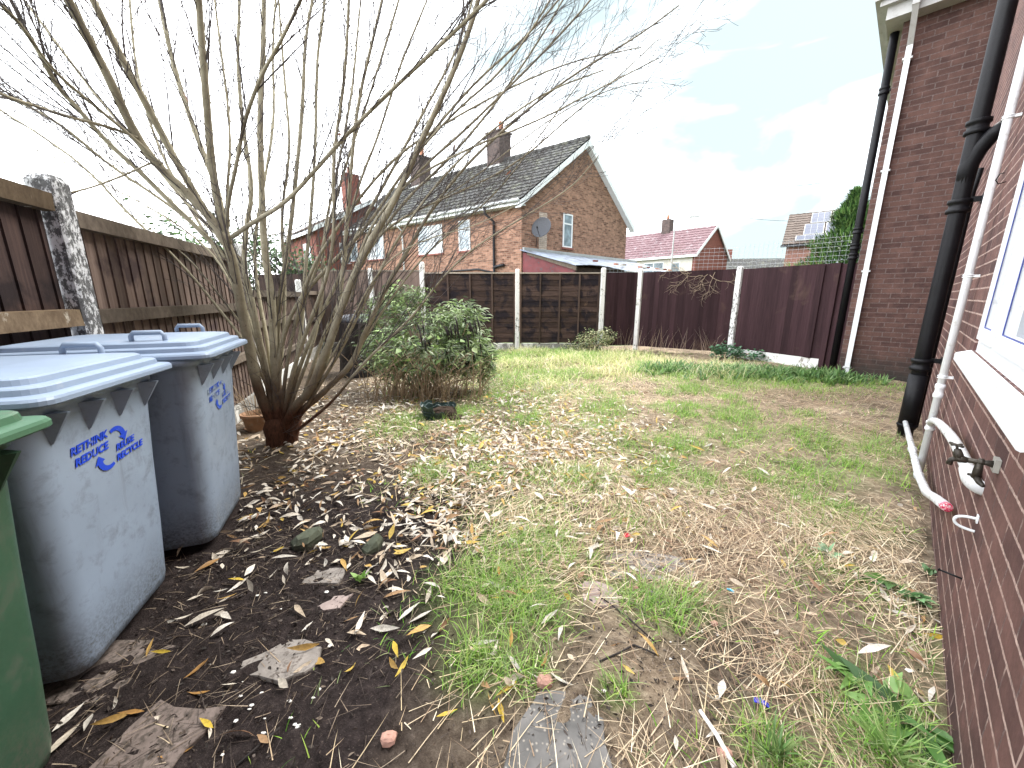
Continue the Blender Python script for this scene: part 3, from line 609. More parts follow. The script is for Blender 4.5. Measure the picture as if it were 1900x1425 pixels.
def window(parent, P, d, nrm, wd, ht, mull=(), trans=(), mframe=None, sill=True, curtain=None):
    """white framed window: P lower left on the wall, d along, nrm out"""
    F = (np.array([P[0], P[1], 0.]), d, nrm); z0 = P[2]; fr = MB(); w_ = .055
    for lo, hi in (((0, .002, z0), (wd, .035, z0+w_)), ((0, .002, z0+ht-w_), (wd, .035, z0+ht)), ((0, .002, z0+w_), (w_, .035, z0+ht-w_)), ((wd-w_, .002, z0+w_), (wd, .035, z0+ht-w_))): fr.fbox(F, lo, hi)
    for m in mull: fr.fbox(F, (m-w_/2, .002, z0+w_), (m+w_/2, .033, z0+ht-w_))
    for a, b, z in trans: fr.fbox(F, (a+w_*.5, .003, z0+z-w_/2), (b-w_*.5, .031, z0+z+w_/2))
    o = part('window', fr, mframe or white_trim, parent); pn = MB(); pn.fbox(F, (w_, .003, z0+w_), (wd-w_, .010, z0+ht-w_)); part('pane', pn, window_glass, o)
    if sill:
        s = MB(); s.fbox(F, (-.06, .002, z0-.075), (wd+.06, .08, z0-.003)); part('sill', s, simple('tile_sill', (.24, .09, .07), .8, .2), o)
    if curtain:
        s = MB(); a, b = curtain; s.fbox(F, (a, .0105, z0+w_), (b, .014, z0+ht-w_)); part('net_curtain', s, simple('net_curtain', (.62, .64, .66), .9, .12, 20), o)
    return o
rot = lambda a: np.array([math.sin(R(a)), math.cos(R(a)), 0.])
# --- tan brick semi
GU, GN = rot(46.5), rot(-52.5); EZ = 5.0; A = np.array([.36, 15.55, 0.]); GW = 7.5; LN = 13.4; RZ = 7.75
hs = thing('semi_house', 'orange brown brick semi detached house with a grey tiled roof and gable facing the garden', 'house', A)
H4 = (A, GU, GN); hp = lambda u, n, z: FP(H4, u, n, z)
mb = MB(); mb.loft([[hp(0, n, -.1), hp(GW, n, -.1), hp(GW, n, EZ-.12), hp(GW/2, n, RZ-.12), hp(0, n, EZ-.12)] for n in (0, LN)]); part('wall', mb, brick_tan, hs)
sl = hp(GW/2, 0, RZ)-hp(0, 0, EZ); sn = np.linalg.norm(sl); sd_ = sl/sn; ov = .42
for side in (0, 1):
    if side == 0: mb = roof_sheet(hp(0, -.22, EZ)-sd_*ov, GN, sd_, LN+.4, sn+ov)
    else:
        s2 = hp(GW/2, 0, RZ)-hp(GW, 0, EZ); s2 = s2/np.linalg.norm(s2); mb = roof_sheet(hp(GW, LN+.2, EZ)-s2*ov, -GN, s2, LN+.42, sn+ov)
    part('roof', mb, tile_grey, hs)
mb = MB()
for i in range(32): mb.tube([hp(GW/2, -.22+i*.43, RZ+.05), hp(GW/2, -.22+i*.43+.42, RZ+.045)], [.11, .105], 8)
part('ridge_tiles', mb, tile_grey, hs)
bb = MB()
for sgn, e in ((1, 0), (-1, GW)):
    q0 = hp(e, 0, EZ)-np.array([0, 0, 0])-(sd_*ov if sgn > 0 else s2*ov); q1 = hp(GW/2, 0, RZ)
    up = np.array([0, 0, 1.])
    for a_, b_, n0, n1 in ((-.26, -.03, -.24, -.215),):
        c8 = [q0+GN*n0+up*a_, q1+GN*n0+up*a_, q1+GN*n1+up*a_, q0+GN*n1+up*a_, q0+GN*n0+up*b_, q1+GN*n0+up*b_, q1+GN*n1+up*b_, q0+GN*n1+up*b_]; bb.hexa(c8)
    c8 = [q0-GN*.215+up*-.25, q1-GN*.215+up*-.25, q1-GN*.002+up*-.25, q0-GN*.002+up*-.25, q0-GN*.215+up*-.22, q1-GN*.215+up*-.22, q1-GN*.002+up*-.22, q0-GN*.002+up*-.22]; bb.hexa(c8)
part('bargeboard', bb, white_trim, hs)
mb = MB(); mb.fbox(H4, (-.34, -.2, EZ-.40), (-.002, LN, EZ-.37)); mb.fbox(H4, (-.36, -.2, EZ-.40), (-.341, LN, EZ-.22)); part('fascia', mb, white_trim, hs)
mb = MB(); mb.tube([hp(-.42, -.2, EZ-.25), hp(-.42, LN*.5, EZ-.25), hp(-.42, LN, EZ-.25)], .055, 8); part('gutter', mb, white_trim, hs)
# front windows (facing left): placed along GN, outward normal is -GU
FW = lambda n, z: hp(0, n, z)
window(hs, FW(2.66+.0, 3.22), GN, -GU, .66, 1.22, trans=((0, .66, .85),))
window(hs, FW(4.35, 3.22), GN, -GU, 1.65, 1.22, mull=(.95,), curtain=(.06, .9))
window(hs, FW(8.75, 3.22), GN, -GU, 1.5, 1.22, mull=(.75,), curtain=(.8, 1.44))
window(hs, FW(11.2, 3.22), GN, -GU, 1.3, 1.22, mull=(.65,))
# gable window (outward normal is -GN)
window(hs, hp(2.45, 0, 3.35), GU, -GN, .62, 1.35, trans=((0, .62, .95),))
q = MB(); q.fbox(H4, (.98, -.005, 3.0), (1.45, .0, 4.55)); part('patched_brick', q, brick('brick_patch', (.42, .33, .27), (.55, .45, .38), (.35, .3, .26), bump=.3), hs)
bl = simple('black_downpipe', (.02, .02, .024), .45, .3)
q = MB(); q.tube([hp(-.42, 1.45, EZ-.3), hp(-.40, 1.42, EZ-.55), hp(-.08, 1.3, EZ-.8), hp(-.08, 1.3, 2.2), hp(-.08, 1.3, 0)], .05, 10); q.tube([hp(-.08, 1.3, 2.45), hp(-.12, 1.0, 2.5), hp(-.12, .75, 2.52)], .06, 10); q.tube([hp(-.08, 1.3, 2.25), hp(-.05, 2.2, 2.42), hp(-.05, 4.4, 2.40), hp(-.04, 4.8, 2.2)], .035, 8); part('soil_pipe', q, bl, hs)
q = MB(); q.tube([hp(-.42, 7.1, EZ-.3), hp(-.08, 7.1, EZ-.6), hp(-.08, 7.1, 0)], .04, 8); part('downpipe', q, white_trim, hs)
def chimney(parent, n, u, wd, top, pots, m=brick_soot, flash=True):
    q = MB(); q.fbox(H4, (u-wd/2, n-.4, RZ-.9), (u+wd/2, n+.4, top)); q.fbox(H4, (u-wd/2-.05, n-.45, top+.001), (u+wd/2+.05, n+.45, top+.08)); c = part('chimney', q, m, parent)
    for o in pots:
        q = MB(); q.lathe([(.13, 0), (.15, .05), (.12, .1), (.115, .36), (.14, .38), (.14, .44), (.11, .45)], 14, hp(u, n+o, top+.08)); part('chimney_pot', q, terracotta, c)
    q = MB(); q.fbox(H4, (u-wd/2-.12, n-.5, RZ-.34), (u-wd/2-.005, n+.5, RZ-.22)); part('flashing', q, grey_trim, c)
chimney(hs, 4.7, GW/2, .75, 8.98, (-.15,)); chimney(hs, 10.6, GW/2, .75, 9.05, (-.2, .2))
q = MB(); b0_ = hp(GW/2-.42, 4.8, 8.8); q.tube([b0_, b0_+[0, 0, 1.0]], .018, 6); a_ = b0_+[0, 0, .85]; q.tube([a_-GN*.1, a_+GN*.75], .012, 5)
for i in range(7): e = a_+GN*(.1*i); q.tube([e+GU*(.2-.02*i), e-GU*(.2-.02*i)], .007, 4)
solo('aerial', q, bl, 'television aerial fixed to the near chimney of the orange brick house', 'aerial', b0_)
ds = thing('satellite_dish', 'dark round satellite dish on the gable wall of the orange brick house', 'satellite dish', hp(.75, -.3, 3.7))
q = MB(); c = hp(.62, -.42, 3.86); ax = rot(206)*.93+np.array([0, 0, .35]); ax /= np.linalg.norm(ax); s1 = np.cross(ax, [0, 0, 1]); s1 /= np.linalg.norm(s1); s2_ = np.cross(s1, ax); rr = []
for r, dd in ((.02, 0), (.2, .02), (.36, .065), (.40, .085), (.405, .07), (.36, .045), (.2, 0.0), (.02, -.02)): rr.append([c+ax*dd+r*(math.cos(a)*s1*.98+math.sin(a)*s2_) for a in np.linspace(0, 2*math.pi, 25)[:-1]])
q.loft(rr, smooth=True); part('dish', q, simple('dark_mesh', (.085, .088, .10), .5, .15, 30), ds)
q = MB(); q.tube([c-ax*.02, hp(.85, -.2, 3.75), hp(.9, 0, 3.75)], .025, 8); q.tube([c-s2_*.38+ax*.08, c-s2_*.22+ax*.42], .012, 6); q.tube([c-s2_*.22+ax*.40, c-s2_*.17+ax*.46], .035, 8); q.tube([hp(.9, 0, 3.75), hp(.82, -.03, 3.5), hp(.8, -.02, 3.2)], .012, 5); part('bracket_arm', q, bl, ds)
# lean-to by the gable
lt = thing('lean_to', 'ramshackle lean to with a red end wall and bluish corrugated roof against the gable', 'shed', hp(3, -1.2, 0))
LF = (A, GU, -GN); zt, zb_, LW, LL = 3.05, 2.42, 2.3, 8.6
q = MB(); q.hexa([FP(LF, .05, .02, 0), FP(LF, .13, .02, 0), FP(LF, .13, LW, 0), FP(LF, .05, LW, 0), FP(LF, .05, .02, zt-.08), FP(LF, .13, .02, zt-.08), FP(LF, .13, LW, zb_-.08), FP(LF, .05, LW, zb_-.08)]); part('end_wall', q, simple('red_paint', (.15, .036, .040), .6, .25, 3, dirt=((.06, .06, .065), .56, .95)), lt)
q = MB(); q.fbox(LF, (.13, LW-.08, 0), (LL, LW, zb_-.1)); part('side_wall', q, dark_board, lt)
q = MB(); sv = FP(LF, 0, LW+.15, zb_-.04)-FP(LF, 0, 0, zt); sL = np.linalg.norm(sv); sv /= sL
q = MB(); us = np.arange(-.1, LL, .038); q.add([FP(LF, u, 0, zt)+sv*s+np.array([0, 0, .016*math.sin(2*math.pi*u/.076+.4)+.02*math.sin(u*1.3)*s]) for s in (0, sL*.5, sL) for u in us], [(j*len(us)+i, j*len(us)+i+1, (j+1)*len(us)+i+1, (j+1)*len(us)+i) for j in (0, 1) for i in range(len(us)-1)], smooth=True)
part('roof_sheet', q, simple('corrugated_sheet', (.20, .235, .30), .45, .3, 1.2, spec=.3, dirt=((.09, .095, .11), .50, .8)), lt)
q = MB(); q.hexa([FP(LF, -.03, .3, zt-.20), FP(LF, .04, .3, zt-.20), FP(LF, .04, LW+.1, zb_-.22), FP(LF, -.03, LW+.1, zb_-.22), FP(LF, -.03, .3, zt-.06), FP(LF, .04, .3, zt-.06), FP(LF, .04, LW+.1, zb_-.07), FP(LF, -.03, LW+.1, zb_-.07)], .5); part('barge_timber', q, rail_grey, lt)
q = MB(); q.fbox(LF, (.05, .02, zt-.05), (LL, .08, zt+.10), jit=.02); part('flashing', q, grey_trim, lt)
for i, (u, n_) in enumerate([(2.2, 1.6), (3.2, 1.9), (3.55, 2.0), (3.9, 1.85), (5.0, 2.0), (5.3, 2.05), (5.9, 1.9), (6.6, 2.0), (6.9, 2.05), (7.4, 2.0), (7.8, 2.05)]):
    z = zt+(zb_-.04-zt)*n_/(LW+.15)+.045; q = MB(); q.fbox(LF, (u, n_, z), (u+.215, n_+.1, z+.065), jit=.004)
    o = solo('loose_brick', q, (brick_red, terracotta, cream)[i % 3], 'loose brick weighing down the corrugated roof of the lean to', 'brick', FP(LF, u, n_, z), 'bricks holding down the lean to roof')
# --- generic far house
def far_house(name, label, O, angU, wd, ln, ez, rz, wallm, roofm, win=(), chim=None, gablem=None, barge=True):
    U_, N_ = rot(angU), rot(angU-90); O = np.array([O[0], O[1], 0.]); F = (O, U_, N_); f = lambda u, n, z: FP(F, u, n, z)
    t = thing(name, label, 'house', O); q = MB(); q.fbox(F, (0, 0, -.1), (wd, ln, ez-.1)); part('wall', q, gablem or wallm, t)
    if gablem: q = MB(); q.fbox(F, (-.02, .25, .1), (-.001, ln, ez-.12)); part('rendered_wall', q, wallm, t)
    for n in (0, ln-.1): q = MB(); q.loft([[f(.001, a, ez-.1), f(wd-.001, a, ez-.1), f(wd/2, a, rz-.08)] for a in (n, n+.1)]); part('gable_wall', q, gablem or wallm, t)
    s_ = f(wd/2, 0, rz)-f(0, 0, ez); L_ = np.linalg.norm(s_); s_ /= L_; part('roof', roof_sheet(f(0, -.2, ez)-s_*.35, N_, s_, ln+.4, L_+.35, .45, .4, .03), roofm, t)
    s_ = f(wd/2, 0, rz)-f(wd, 0, ez); s_ /= L_; part('roof', roof_sheet(f(wd, ln+.2, ez)-s_*.35, -N_, s_, ln+.4, L_+.35, .45, .4, .03), roofm, t)
    if barge:
        q = MB(); up = np.array([0, 0, 1.])
        for e, g in ((0, 1), (wd, -1)):
            q0, q1 = f(e-.3*g, -.2, ez-.22), f(wd/2, -.2, rz-.02); q.hexa([q0+up*-.14, q1+up*-.14, q1+N_*.04+up*-.14, q0+N_*.04+up*-.14, q0+up*.1, q1+up*.1, q1+N_*.04+up*.1, q0+N_*.04+up*.1])
        q.fbox(F, (-.33, -.15, ez-.36), (-.29, ln, ez-.18)); part('bargeboard', q, white_trim, t)
    for (face, a, z, w_, h_, mu) in win:
        if face == 'l': window(t, f(-.021 if gablem else 0, a, z), N_, -U_, w_, h_, mu)
        else: window(t, f(a, 0, z), U_, -N_, w_, h_, mu)
    if chim:
        q = MB(); u, n, w2, tz_ = chim; q.fbox(F, (u-w2/2, n-w2/2, rz-1), (u+w2/2, n+w2/2, tz_)); c = part('chimney', q, brick_soot if wallm == cream else brick_red, t)
        q = MB(); q.lathe([(.12, 0), (.12, .4)], 10, f(u, n, tz_)); part('chimney_pot', q, terracotta, c)
    return t, f
t, f = far_house('red_roof_house', 'pale house with a pinkish red tiled roof and brick gable beyond the lean to', G(1292, 470, 4.6)[:2], 48, 6.4, 14, 4.7, 7.0, cream, tile_pink, [('l', 1.2, 2.9, .8, 1.1, ()), ('l', 2.6, 2.9, 1.8, 1.2, (.9,)), ('l', 6, 2.9, 1.6, 1.2, (.8,))], (3.2, 4.2, .75, 8.0), brick_red)
q = MB(); q.tube([f(3.0, 4.3, 8.1), f(3.0, 4.3, 9.6)], .03, 5); q.tube([f(2.5, 4.0, 9.4), f(3.5, 4.6, 9.45)], .02, 4); q.tube([f(2.8, 4.0, 9.2), f(3.2, 4.6, 9.5)], .02, 4); solo('aerial', q, grey_trim, 'small aerial on the chimney of the red roofed house', 'aerial', f(3, 4.3, 8.1))
f0 = f(0, 0, 0)
O2 = f(-.2, 9, 0); far_house('grey_roof_house', 'house with a dark grey roof adjoining the pinkish red roof, left part mostly hidden', f(0, 14.45, 0)[:2], 48, 6.4, 12, 4.7, 7.0, cream, tile_grey, [('l', 2, 2.9, 1.8, 1.2, (.9,))])
O_ = G(1450, 456, 4.9); Ux = rot(127); Ny = rot(37); F6 = (np.array([O_[0], O_[1], 0]), Ux, Ny); f6 = lambda u, n, z: FP(F6, u, n, z)
t = thing('solar_house', 'brick house with solar panels on its brown roof behind the conifer', 'house', F6[0])
q = MB(); q.fbox(F6, (.3, .3, -.1), (9, 7.6, 4.95)); part('wall', q, brick('brick_far', (.22, .10, .08), (.30, .15, .12), (.26, .2, .17), bump=.2), t)
s_ = f6(0, 3.9, 7.6)-f6(0, 0, 4.95); L_ = np.linalg.norm(s_); s_ /= L_
part('roof', roof_sheet(f6(0, 0, 4.95), Ux, s_, 9.4, L_, .4, .38, .03), tile_brown, t); s3 = f6(0, 3.9, 7.6)-f6(0, 7.8, 4.95); s3 /= np.linalg.norm(s3); part('roof', roof_sheet(f6(9.4, 7.8, 4.95), -Ux, s3, 9.4, L_, .4, .38, .03), tile_brown, t)
q = MB(); q.loft([[f6(u, .3, 4.951), f6(u, 7.6, 4.951), f6(u, 3.9, 7.5)] for u in (.3, 9)]); part('gable_wall', q, brick_red, t)
q = MB(); q.fbox(F6, (-.05, -.12, 4.78), (9.4, -.01, 4.93)); part('gutter', q, bl, t)
nr = np.cross(Ux, s_); nr /= np.linalg.norm(nr); nr = nr if nr[2] > 0 else -nr
sp_ = simple('solar_cell', (.038, .052, .095), .5, .15, 4, spec=.12)
for i, (a, b_, w_, h_) in enumerate([(1.45, 2.75, 1.15, 1.55), (2.7, 2.75, 1.15, 1.55), (1.15, 1.05, 1.15, 1.55), (2.4, 1.05, 1.15, 1.55), (.75, .3, 1.6, .65), (2.45, .3, 1.6, .65)]):
    bs = f6(a, 0, 4.95)+s_*(b_); q = MB(); c4 = lambda x, y, e: bs+Ux*x+s_*y+nr*e
    q.hexa([c4(0, 0, .10), c4(w_, 0, .10), c4(w_, h_, .10), c4(0, h_, .10), c4(0, 0, .14), c4(w_, 0, .14), c4(w_, h_, .14), c4(0, h_, .14)]); o = part('solar_panel', q, grey_trim, t)
    q = MB(); 
    for x in range(3):
        for y in range(4): q.hexa([c4(.03+x*(w_-.06)/3+.007, .03+y*(h_-.06)/4+.007, .1405), c4(.03+(x+1)*(w_-.06)/3-.007, .03+y*(h_-.06)/4+.007, .1405), c4(.03+(x+1)*(w_-.06)/3-.007, .03+(y+1)*(h_-.06)/4-.007, .1405), c4(.03+x*(w_-.06)/3+.007, .03+(y+1)*(h_-.06)/4-.007, .1405)]+[c4(.03+(x+dx)*(w_-.06)/3+(.007 if dx == 0 else -.007), .03+(y+dy)*(h_-.06)/4+(.007 if dy == 0 else -.007), .146) for dx, dy in ((0, 0), (1, 0), (1, 1), (0, 1))])
    part('solar_cells', q, sp_, o)
window(t, f6(2.6, .3, 3.2), Ux, -Ny, 1.3, 1.3, (.65,))
window(t, f6(6, .3, 3.2), Ux, -Ny, 1.3, 1.3, (.65,))
# white dormer-like house behind the conifer
O_ = G(1556, 449, 5.0); F7 = (np.array([O_[0], O_[1], 0]), rot(118), rot(28)); f7 = lambda u, n, z: FP(F7, u, n, z)
t = thing('white_house', 'small white rendered house with a slate roof between the conifer and the black pipe', 'house', F7[0]); q = MB(); q.fbox(F7, (.3, .3, -.1), (6, 5, 5.0)); part('wall', q, white_trim, t)
s_ = f7(0, 2.6, 7.0)-f7(0, 0, 4.9); L_ = np.linalg.norm(s_); s_ /= L_; part('roof', roof_sheet(f7(-.3, 0, 4.9), rot(118), s_, 6.8, L_, .4, .4, .02), simple('slate', (.22, .23, .27), .6, .2, 6), t); s3 = f7(0, 2.6, 7.0)-f7(0, 5.2, 4.9); s3 /= np.linalg.norm(s3); part('roof', roof_sheet(f7(6.5, 5.2, 4.9), -rot(118), s3, 6.8, L_, .4, .4, .02), simple('slate_back', (.22, .23, .27), .6, .2, 6), t)
window(t, f7(.7, .3, 3.3), rot(118), -rot(28), .9, .9, (.45,), sill=False)
# far low grey roof
O_ = G(1345, 497, 4.2)
F8 = (np.array([O_[0]-2, O_[1]+6, 0]), rot(95), rot(5)); f8 = lambda u, n, z: FP(F8, u, n, z)
t = thing('grey_roof_house', 'far grey roofed house with a small chimney showing just over the maroon fence', 'house', F8[0]); q = MB(); q.fbox(F8, (.3, .3, -.1), (13.7, 7, 3.9)); part('wall', q, brick_red, t)
s_ = f8(0, 3.6, 5.9)-f8(0, 0, 3.9); L_ = np.linalg.norm(s_); s_ /= L_; part('roof', roof_sheet(f8(0, 0, 3.9), rot(95), s_, 14, L_, .4, .4, .03), tile_grey, t)
s3 = f8(0, 3.6, 5.9)-f8(0, 7.2, 3.9); s3 /= np.linalg.norm(s3); part('roof', roof_sheet(f8(14, 7.2, 3.9), -rot(95), s3, 14, L_, .4, .4, .03), tile_grey, t)
q = MB(); q.fbox(F8, (6.0, 3.2, 5.2), (7.0, 4.0, 7.0)); part('chimney', q, brick_red, t)
# red brick house at the left behind the tree
t, f = far_house('red_brick_house', 'red brick house with a white fascia seen through the bare tree', (-10.4, 21.6), 46.5, 6.2, 7, 4.9, 6.6, brick_red, tile_brown, [('l', 1, 3.1, 1.2, 1.1, (.6,)), ('f', 1.2, 3.1, .7, 1.1, ())], (3, 2.2, .8, 8.4))
# street lamp
lp = thing('street_lamp', 'grey street lamp with a bent arm in front of the pinkish red roof', 'street lamp', G(1252, 545, 0)*0+np.array([12.3, 31, 0]))
q = MB(); b = np.array([12.3, 31., 0]); q.tube([b, b+[0, 0, 1.5], b+[0, 0, 6.6], b+[.05, 0, 6.85], b+[.3, 0, 7.0], b+[1.2, 0, 7.1]], [.09, .07, .05, .045, .04, .035], 8); part('pole', q, grey_trim, lp)
q = MB(); q.loft([[tuple(b+np.array([x, y*s, 7.1+z])) for y, z in ((-.12, 0), (.12, 0), (.1, .12), (-.1, .12))] for x, s in ((1.1, .7), (1.4, 1), (1.8, .8))]); part('lamp_head', q, grey_trim, lp)
# overhead wires
for a_, b_, s_, lab in (((7.3, 14.9, 12.3), (3.9, 18.6, 7.8), .15, 'thin overhead cable falling from the top of the photo to the gable'), ((4.2, 19, 6.5), (24, 30, 9.5), .5, 'thin overhead cable crossing the sky between the gable and the wing wall'), ((4.2, 19.2, 6.2), (26, 34, 7.5), .6, 'lower thin overhead cable above the pinkish red roof')):
    a_, b_ = np.array(a_), np.array(b_); q = MB(); q.tube([a_+(b_-a_)*k+np.array([0, 0, -s_*4*k*(1-k)]) for k in np.linspace(0, 1, 13)], .014, 4); solo('overhead_cable', q, bl, lab, 'cable', a_)
# ================================================================== WHEELIE BINS
def plastic(name, col, dirt):
    m, t, b = mat(name, .42, .45); k = NT(t); v = k.coord()
    n = k.noise(v, 3, 5); n2 = k.noise(v, 90, 5, .7); n3 = k.noise(v, 14, 7, .7, .3); sp = k.n('SeparateXYZ'); k.link(v, sp.inputs[0])
    c = k.mix(k.ramp(n, (.3, 0.0), (.7, 1.0)), tuple(x*.9 for x in col), tuple(min(1, x*1.08) for x in col))
    c = k.mix(k.ramp(n3, (.52, 0.0), (.70, .45)), c, dirt)
    sv = k.noise(k.coord('Object', (1, 1, .12)), 16, 6, .7); c = k.mix(k.ramp(sv, (.56, 0.0), (.74, .40)), c, dirt)  # run marks
    low = k.math('MULTIPLY', k.ramp(k.math('ADD', sp.outputs[2], k.math('MULTIPLY', n3, .35)), (.22, 1.0), (.42, 0.0)), k.ramp(n2, (.42, .12), (.60, .8)))
    c = k.mix(low, c, dirt)  # mud splashes round the foot
    sc = k.noise(k.coord('Object', (1, .35, 6)), 6, 4, .6, 1.5); c = k.mix(k.ramp(sc, (.70, 0.0), (.74, .3)), c, tuple(x*.5 for x in col))
    k.link(c, b.inputs['Base Color']); k.link(k.ramp(n3, (.4, .35), (.7, .6)), b.inputs['Roughness']); k.bump(b, n2, .12, .001); return m
bin_blue = plastic('bin_blue', (.255, .315, .41), (.085, .09, .09)); bin_green = plastic('bin_green', (.036, .088, .052), (.10, .10, .08))
lid_blue = simple('lid_blue', (.25, .315, .42), .42, .1, 4, .1, dirt=((.42, .42, .44), .6, .5)); print_blue = simple('blue_print', (.015, .06, .56), .5, .1, dirt=((.25, .31, .41), .62, .8))
lid_green = simple('lid_green', (.06, .135, .080), .45, .15, 6, .1, dirt=((.13, .13, .10), .6, .5))
def rr(w_, d, r, z, x0=0, n=6, rf=None):
    """rounded rectangle ring: d along x, w along y; rf = radius of the front (+x) corners"""
    pts = []
    for (sx, sy, a0_) in ((1, 1, 0), (-1, 1, 90), (-1, -1, 180), (1, -1, 270)):
        q = rf if (rf and sx > 0) else r
        for i in range(n+1):
            a = R(a0_+90*i/n); pts.append((x0+sx*(d/2-q)+q*math.cos(a), sy*(w_/2-q)+q*math.sin(a), z))
    return pts
def text_mesh(txt, size):
    cu = bpy.data.curves.new('lettering', 'FONT'); cu.body = txt; cu.size = size; cu.extrude = .0006; cu.offset = size*.035; cu.shear = .15; cu.resolution_u = 3
    o = bpy.data.objects.new('lettering', cu); COL.objects.link(o); dg = bpy.context.evaluated_depsgraph_get(); dg.update()
    me = o.evaluated_get(dg).to_mesh(); vs = [tuple(v.co) for v in me.vertices]; fs = [tuple(p.vertices) for p in me.polygons]
    o.evaluated_get(dg).to_mesh_clear(); bpy.data.objects.remove(o); bpy.data.curves.remove(cu); return vs, fs
def front_x(z): return .295+(.352-.295)*min(1, z/.93)
def make_bin(mb_, ml, name, label, text):
    t = thing(name, label, 'wheelie bin', (0, 0, 0), 'wheelie bins beside the fence', .001); BASE[t] = np.zeros(3)
    q = MB(); rings = []
    for z, w_, d, xo, r in ((.0, .45, .50, .02, .05), (.012, .48, .55, .012, .07), (.05, .495, .575, .008, .08), (.3, .52, .615, .006, .085), (.6, .545, .655, .002, .085), (.90, .572, .70, .0, .085), (.93, .575, .704, .0, .085), (.931, .60, .725, .0, .09), (.965, .604, .73, .0, .09)): rings.append(rr(w_, d, r, z, xo, 7, r*.85))
    q.loft(rings, smooth=True); part('body', q, mb_, t)
    for y in (-.21, -.07, .07, .21):  # rim gussets
        q = MB(); x = front_x(.9); q.loft([[(front_x(.83)+.0, y-.004, .83), (front_x(.83), y+.004, .83), (front_x(.93), y+.03, .929), (front_x(.93), y-.03, .929)], [(front_x(.83)+.004, y-.002, .83), (front_x(.83)+.004, y+.002, .83), (front_x(.93)+.055, y+.006, .929), (front_x(.93)+.055, y-.006, .929)]]); part('gusset', q, mb_, t)
        q = MB(); L_ = lambda w_, d, z, xo=0, r=.05: rr(w_, d, r, z, xo, 5)
    q.loft([L_(.575, .78, .966, .03), L_(.615, .80, .968, .03), L_(.622, .806, .972, .03), L_(.622, .806, .985, .03), L_(.612, .798, .993, .03), L_(.565, .75, .999, .025), L_(.56, .745, 1.016, .025), L_(.55, .735, 1.020, .025), L_(.515, .69, 1.023, .02), L_(.508, .682, 1.040, .02), L_(.495, .67, 1.045, .02), L_(.44, .60, 1.050, .015), L_(.25, .35, 1.058, .01)], smooth=False)
    for i in range(len(q.sm)): q.sm[i] = False
    ld = part('lid', q, ml, t)
    for y in (.215, -.215):
        q = MB(); q.tube([(.12, y, 1.02), (.12, y, 1.072), (.13, y, 1.086), (.23, y, 1.086), (.24, y, 1.072), (.24, y, 1.01)], [.010, .010, .011, .011, .010, .010], 8); part('lid_handle', q, ml, ld)
    q = MB(); q.tube([(-.40, -.24, .97), (-.40, .24, .97)], .016, 10); q.tube([(-.33, -.2, .955), (-.40, -.2, .97)], .014, 8); q.tube([(-.33, .2, .955), (-.40, .2, .97)], .014, 8); part('push_bar', q, mb_, t)
    for y in (.25, -.25):
        q = MB(); q.tube([(-.27, y-.025, .1), (-.27, y+.025, .1)], .1, 20, smooth=False); wh = part('wheel', q, simple('rubber', (.015, .015, .016), .8, .3) if 'rubber' not in bpy.data.materials else bpy.data.materials['rubber'], t)
    if text:
        q = MB()
        def place(vs, fs, y0, z0, tl):
            out = []
            for x, y, z in vs:
                yy, zz = y0+x, z0+y+tl*x; zc = zz; out.append((front_x(zc)+.0012+z, yy, zc))
            q.add(out, fs)
        tl = .06
        for w_, y0, z0, sz in (('RETHINK', -.160, .765, .0375), ('REDUCE', -.150, .724, .0375), ('REUSE', .026, .706, .034), ('RECYCLE', .022, .668, .034)): vs, fs = text_mesh(w_, sz); place(vs, fs, y0, z0, tl)
        def arc(a0_, a1_, cy, cz, r0, r1, head):
            vs = []; n = 12
            for i in range(n+1):
                a = R(a0_+(a1_-a0_)*i/n); w_ = (r1-r0)*(.6+.4*i/n)/2; rm = (r0+r1)/2
                for r_ in (rm-w_, rm+w_): vs.append((cy+r_*math.cos(a), cz+r_*math.sin(a), 0))
            fs = [(2*i, 2*i+1, 2*i+3, 2*i+2) for i in range(n)]
            a = R(a1_); rm = (r0+r1)/2; tt = (-math.sin(a)*head, math.cos(a)*head); o = len(vs)
            for r_ in (r0-.012, r1+.012): vs.append((cy+r_*math.cos(a), cz+r_*math.sin(a), 0))
            vs.append((cy+rm*math.cos(a)+tt[0]*.028, cz+rm*math.sin(a)+tt[1]*.028, 0)); fs.append((o, o+1, o+2)); place(vs, fs, 0, 0, tl)
        arc(118, 10, .030, .748, .030, .052, -1); arc(300, 190, -.012, .704, .030, .052, -1)
        part('print', q, print_blue, t)
    return t
bn = make_bin(bin_blue, lid_blue, 'wheelie_bin', 'blue grey wheelie bin with bold blue recycling print, beside the green bin', True)
def put(o, x, y, z, yaw, tilt=0): o.location = (x, y, z); o.rotation_euler = (0, tilt, R(yaw)); o.scale = (1, 1.09, 1)
BINS = [(-1.80, 1.23, 0.03, 16), (-1.90, 1.90, .055, 21), (-1.53, .545, .0, 17)]
put(bn, *BINS[0])
b2 = copy_tree(bn); put(b2, *BINS[1]); b2['label'] = 'blue grey wheelie bin nearest the tree, its recycling print faded and worn'
for ch in b2.children:
    if ch.name.startswith('print'): ch.data = ch.data.copy(); ch.data.materials[0] = simple('faded_print', (.02, .08, .52), .5, .1, dirt=((.25, .31, .41), .47, 1.0))
b3 = make_bin(bin_green, lid_green, 'wheelie_bin', 'dark green wheelie bin cut off by the left edge of the photo', False); put(b3, *BINS[2])
